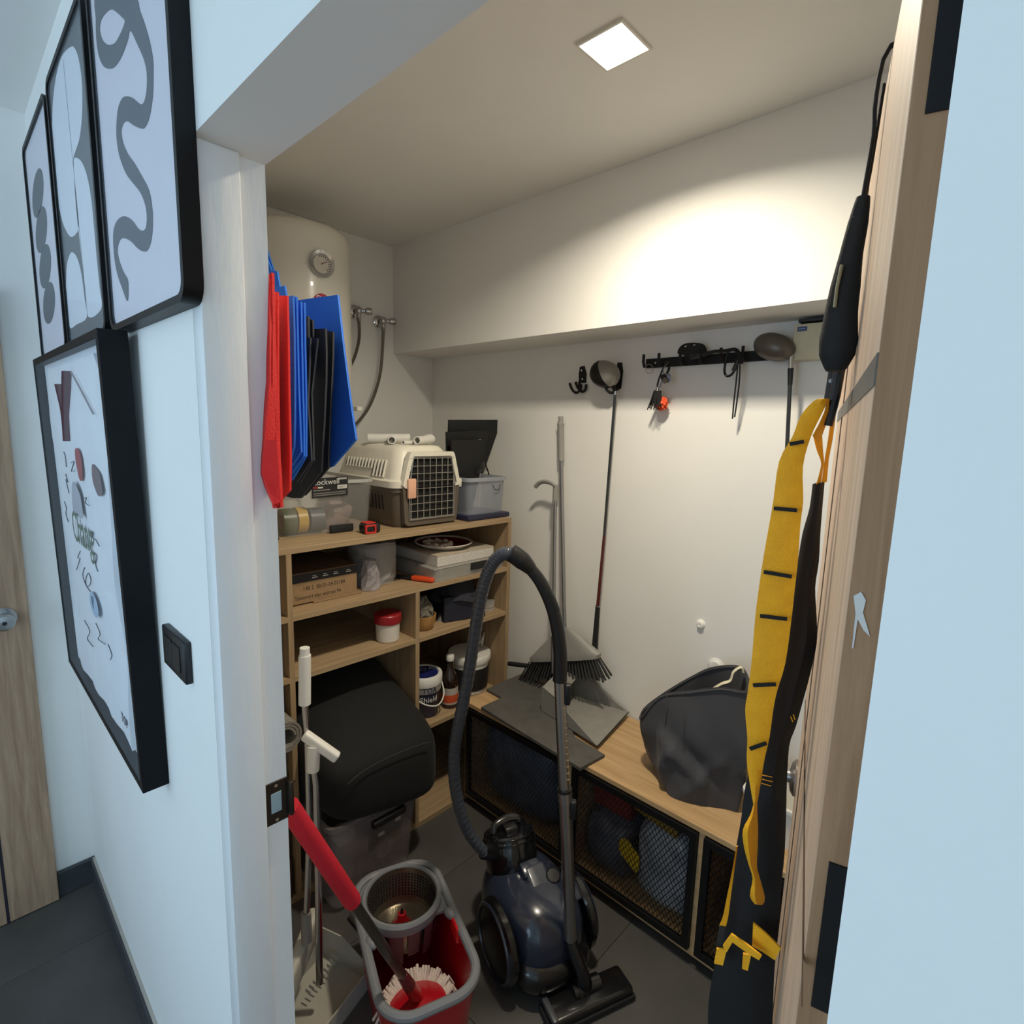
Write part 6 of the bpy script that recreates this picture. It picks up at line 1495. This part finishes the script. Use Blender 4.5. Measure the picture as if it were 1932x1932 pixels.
def rprof(t):
    x_ = t * 7
    i = min(6, int(x_))
    return prof[i] + (prof[i + 1] - prof[i]) * (x_ - i)
pu = obj('pouch', MB().tube(pc_, .015, 16, rf=rprof), BKW, tr)
obj('pouch_label', MB().tube([V(p) for p in [(-0.1652,0.3605,1.8331),(-0.167,0.36,1.8109),(-0.1671,0.36,1.7932)]], .003, 6, flat=.5), mat('label_cream', (150, 146, 116), .7), pu)
obj('carabiner', MB().tube([V(p) for p in [(-0.181,0.4339,1.7447),(-0.1818,0.4337,1.7214),(-0.1828,0.4334,1.7008)]], .0045, 10).tube([V(p) for p in [(-0.1714,0.4209,1.7429),(-0.1733,0.4204,1.7116),(-0.176,0.4197,1.6884),(-0.1774,0.4193,1.6779)]], .0060, 10), BLACK, tr)
obj('carabiner_pin', MB().cyl((-0.1803,0.4289,1.7292), (-0.1786,0.419,1.7266), .0022, n=8), CHROME, tr)
YR = [[(-0.1792,0.3982,1.7063),(-0.176,0.398,1.7063),(-0.1746,0.4046,1.7066)],[(-0.1868,0.3962,1.7041),(-0.1801,0.3969,1.7037),(-0.1753,0.4044,1.7038)],[(-0.1978,0.3933,1.6879),(-0.188,0.3948,1.688),(-0.1802,0.4031,1.6884)],[(-0.2038,0.3917,1.6644),(-0.1946,0.3931,1.6647),(-0.1875,0.4012,1.665)],[(-0.2143,0.3889,1.6366),(-0.2021,0.3911,1.6343),(-0.192,0.4,1.6318)],[(-0.2162,0.3885,1.5909),(-0.201,0.3914,1.5923),(-0.1882,0.401,1.593)],[(-0.218,0.388,1.5615),(-0.202,0.3911,1.5635),(-0.1884,0.4009,1.5644)],[(-0.2206,0.3873,1.5221),(-0.2026,0.391,1.5249),(-0.187,0.4013,1.5262)],[(-0.2222,0.3869,1.4819),(-0.2034,0.3908,1.4854),(-0.1871,0.4013,1.4871)],[(-0.2229,0.3867,1.451),(-0.2038,0.3907,1.4551),(-0.1871,0.4013,1.457)],[(-0.2221,0.3869,1.3931),(-0.204,0.3906,1.3978),(-0.1884,0.4009,1.3999)],[(-0.223,0.3867,1.3553),(-0.2073,0.3898,1.36),(-0.1939,0.3995,1.3616)],[(-0.2239,0.3865,1.3308),(-0.2086,0.3894,1.3357),(-0.1957,0.399,1.3373)],[(-0.2187,0.3878,1.2967),(-0.2065,0.39,1.3011),(-0.1966,0.3988,1.3018)],[(-0.2168,0.3883,1.2661),(-0.2071,0.3898,1.27),(-0.1995,0.398,1.2699)],[(-0.2117,0.3897,1.2401),(-0.2051,0.3903,1.243),(-0.2006,0.3977,1.2417)],[(-0.2048,0.3914,1.211),(-0.2025,0.391,1.2124),(-0.2023,0.3973,1.2093)]]
ym = strip('yellow_strap', YR, YEL, tr)
YR2 = [[(-0.2039,0.3886,1.2129),(-0.2006,0.3822,1.218),(-0.2037,0.4021,1.2061)],[(-0.2063,0.3879,1.196),(-0.2016,0.3819,1.2018),(-0.2021,0.4025,1.1905)],[(-0.2125,0.3863,1.1736),(-0.205,0.3811,1.1809),(-0.1999,0.4031,1.1715)],[(-0.2094,0.3871,1.152),(-0.2024,0.3818,1.1586),(-0.1982,0.4035,1.1476)],[(-0.2027,0.3889,1.1312),(-0.1975,0.383,1.1358),(-0.1969,0.4039,1.1212)],[(-0.1965,0.3905,1.1132),(-0.192,0.3845,1.1199),(-0.1926,0.405,1.1065)],[(-0.1974,0.3903,1.0886),(-0.1899,0.385,1.0949),(-0.1845,0.4071,1.0816)],[(-0.1913,0.3919,1.0796),(-0.1866,0.3859,1.0861),(-0.1866,0.4066,1.0713)]]
strip('yellow_strap', YR2, YEL, tr)
for L in [[(-0.2043,0.3869,1.6562),(-0.1909,0.3904,1.6596)],[(-0.2135,0.3845,1.5829),(-0.1905,0.3906,1.5827)],[(-0.2173,0.3835,1.5074),(-0.1887,0.391,1.5063)],[(-0.2166,0.3837,1.454),(-0.1889,0.391,1.4557)],[(-0.2166,0.3837,1.3668),(-0.1931,0.3899,1.3745)],[(-0.2132,0.3846,1.285),(-0.1966,0.389,1.2982)]]:
    a, b_ = V(L[0]), V(L[1])
    obj('stitching', MB().obox((a + b_) / 2, ((b_ - a), DU, (b_ - a).cross(DU)), ((b_ - a).length, .002, .0042)), BKW, ym)
curl = [[(-0.1746,0.4046,1.7066),(-0.1771,0.4194,1.7052)],[(-0.1772,0.4039,1.6935),(-0.1767,0.4195,1.6855)],[(-0.1813,0.4028,1.6791),(-0.1805,0.4185,1.6678)],[(-0.1861,0.4015,1.6662),(-0.183,0.4178,1.657)]]
strip('yellow_strap', curl, YEL, tr)
T1 = [[(-0.1935,0.4306,1.6663),(-0.1863,0.4376,1.6709)],[(-0.1882,0.432,1.6495),(-0.1833,0.4384,1.6497)],[(-0.1828,0.4334,1.6363),(-0.181,0.4391,1.6363)],[(-0.1832,0.4333,1.624),(-0.1814,0.439,1.624)],[(-0.1851,0.4328,1.6103),(-0.1816,0.4389,1.6103)]]
strip('loop_strap', T1, YEL, tr)
T2 = [[(-0.1804,0.4444,1.6875),(-0.1771,0.4504,1.6889)],[(-0.181,0.4442,1.662),(-0.1776,0.4503,1.6621)],[(-0.182,0.4439,1.6398),(-0.1791,0.4499,1.6399)],[(-0.1825,0.4438,1.6112),(-0.1786,0.45,1.6131)]]
strip('loop_strap', T2, YEL, tr)
KR = [[(-0.1926,0.4463,1.6089),(-0.1853,0.4348,1.6117),(-0.1809,0.4339,1.6122),(-0.1807,0.4495,1.613)],[(-0.1931,0.4462,1.5795),(-0.1854,0.4348,1.5833),(-0.1806,0.434,1.5839),(-0.1801,0.4496,1.5846)],[(-0.1974,0.4451,1.5485),(-0.1878,0.4342,1.5513),(-0.1813,0.4338,1.5523),(-0.1791,0.4499,1.5508)],[(-0.1992,0.4446,1.5133),(-0.1884,0.434,1.517),(-0.1808,0.4339,1.5185),(-0.1774,0.4503,1.5165)],[(-0.2017,0.444,1.4794),(-0.1902,0.4335,1.484),(-0.1821,0.4336,1.4858),(-0.1781,0.4501,1.4835)],[(-0.2023,0.4438,1.4417),(-0.1887,0.4339,1.4459),(-0.1788,0.4345,1.4485),(-0.1728,0.4515,1.4443)],[(-0.2049,0.4431,1.4064),(-0.1895,0.4337,1.4137),(-0.1777,0.4348,1.4169),(-0.17,0.4523,1.4145)],[(-0.2105,0.4417,1.3626),(-0.1942,0.4325,1.3712),(-0.1816,0.4337,1.3751),(-0.1733,0.4514,1.3724)],[(-0.2138,0.4408,1.3321),(-0.1975,0.4316,1.3415),(-0.1849,0.4328,1.3458),(-0.1767,0.4505,1.3427)],[(-0.2176,0.4398,1.2914),(-0.2016,0.4305,1.3017),(-0.1894,0.4317,1.3064),(-0.1817,0.4492,1.3027)],[(-0.2241,0.4381,1.2594),(-0.2074,0.429,1.2711),(-0.1947,0.4303,1.2763),(-0.1866,0.4479,1.2727)],[(-0.2308,0.4363,1.2035),(-0.2108,0.4281,1.2138),(-0.1953,0.4301,1.2207),(-0.1842,0.4485,1.2136)],[(-0.232,0.436,1.1561),(-0.2108,0.4281,1.1739),(-0.194,0.4305,1.182),(-0.1819,0.4492,1.1806)],[(-0.2347,0.4353,1.1087),(-0.2111,0.4281,1.1201),(-0.1926,0.4308,1.1296),(-0.1783,0.4501,1.1199)],[(-0.2376,0.4345,1.0544),(-0.213,0.4276,1.0749),(-0.1932,0.4307,1.0859),(-0.1781,0.4502,1.0833)],[(-0.2396,0.434,0.9949),(-0.2136,0.4274,1.0181),(-0.1926,0.4308,1.0307),(-0.1763,0.4506,1.0284)],[(-0.2451,0.4326,0.9423),(-0.2167,0.4266,0.9685),(-0.1936,0.4306,0.9832),(-0.1753,0.4509,0.9818)],[(-0.2481,0.4318,0.8996),(-0.2181,0.4262,0.9235),(-0.1939,0.4305,0.9397),(-0.1743,0.4511,0.9344)],[(-0.2501,0.4312,0.8521),(-0.2177,0.4263,0.8658),(-0.1923,0.4309,0.8839),(-0.1703,0.4522,0.8667)],[(-0.2476,0.4319,0.7995),(-0.2148,0.4271,0.8116),(-0.1892,0.4317,0.8311),(-0.1667,0.4531,0.8103)],[(-0.2444,0.4328,0.7089),(-0.2142,0.4272,0.7311),(-0.1903,0.4314,0.751),(-0.1702,0.4522,0.7368)]]
kb = strip('black_sling', KR, BKW, tr, .008)
for L in [[(-0.2088,0.4245,1.2337),(-0.1969,0.4276,1.2351)],[(-0.2077,0.4248,1.2282),(-0.1958,0.4279,1.2289)],[(-0.2078,0.4248,1.2222),(-0.197,0.4276,1.2225)],[(-0.1842,0.431,1.3215),(-0.1814,0.4317,1.3153)],[(-0.1817,0.4316,1.3251),(-0.1794,0.4322,1.3188)]]:
    obj('yellow_stitching', MB().tube([V(p) for p in L], .0006, 5), YEL, kb)
T3 = [[(-0.2275,0.4134,1.1258),(-0.2263,0.4158,1.1259)],[(-0.2292,0.413,1.092),(-0.2274,0.4155,1.0916)],[(-0.2324,0.4121,1.0504),(-0.2286,0.4152,1.0509)],[(-0.235,0.4115,1.0166),(-0.2293,0.415,1.0181)],[(-0.2383,0.4106,1.0),(-0.2312,0.4145,1.0006)]]
strip('edge_strap', T3, YEL, tr)
T4 = [[(-0.2376,0.4087,1.0018),(-0.2306,0.4126,1.0025)],[(-0.2395,0.4082,0.9659),(-0.2324,0.4121,0.9667)]]
strip('edge_strap', T4, mat('charcoal_webbing', (44, 44, 44), .8), tr)
for quad in ([[(-0.2366,0.4038,0.9714),(-0.2235,0.4041,0.9787)],[(-0.2381,0.4034,0.9472),(-0.2261,0.4035,0.9533)]], [[(-0.2261,0.3962,0.9892),(-0.221,0.3975,0.9823)],[(-0.2161,0.3937,1.0163),(-0.2139,0.3942,1.0055)],[(-0.1967,0.3936,1.0158),(-0.1932,0.3945,1.0036)],[(-0.1773,0.3935,1.0136),(-0.1796,0.3929,1.0061)]], [[(-0.2006,0.3977,0.9955),(-0.1915,0.4001,0.9983)],[(-0.2,0.3979,0.9735),(-0.1932,0.3997,0.9743)]], [[(-0.1957,0.4093,1.0365),(-0.1956,0.4146,0.9986)],[(-0.1792,0.4085,1.0335),(-0.1811,0.4132,1.0011)],[(-0.1603,0.4083,1.0262),(-0.1662,0.4119,1.0018)]]):
    strip('grip_loop', quad, YEL, tr, .003)
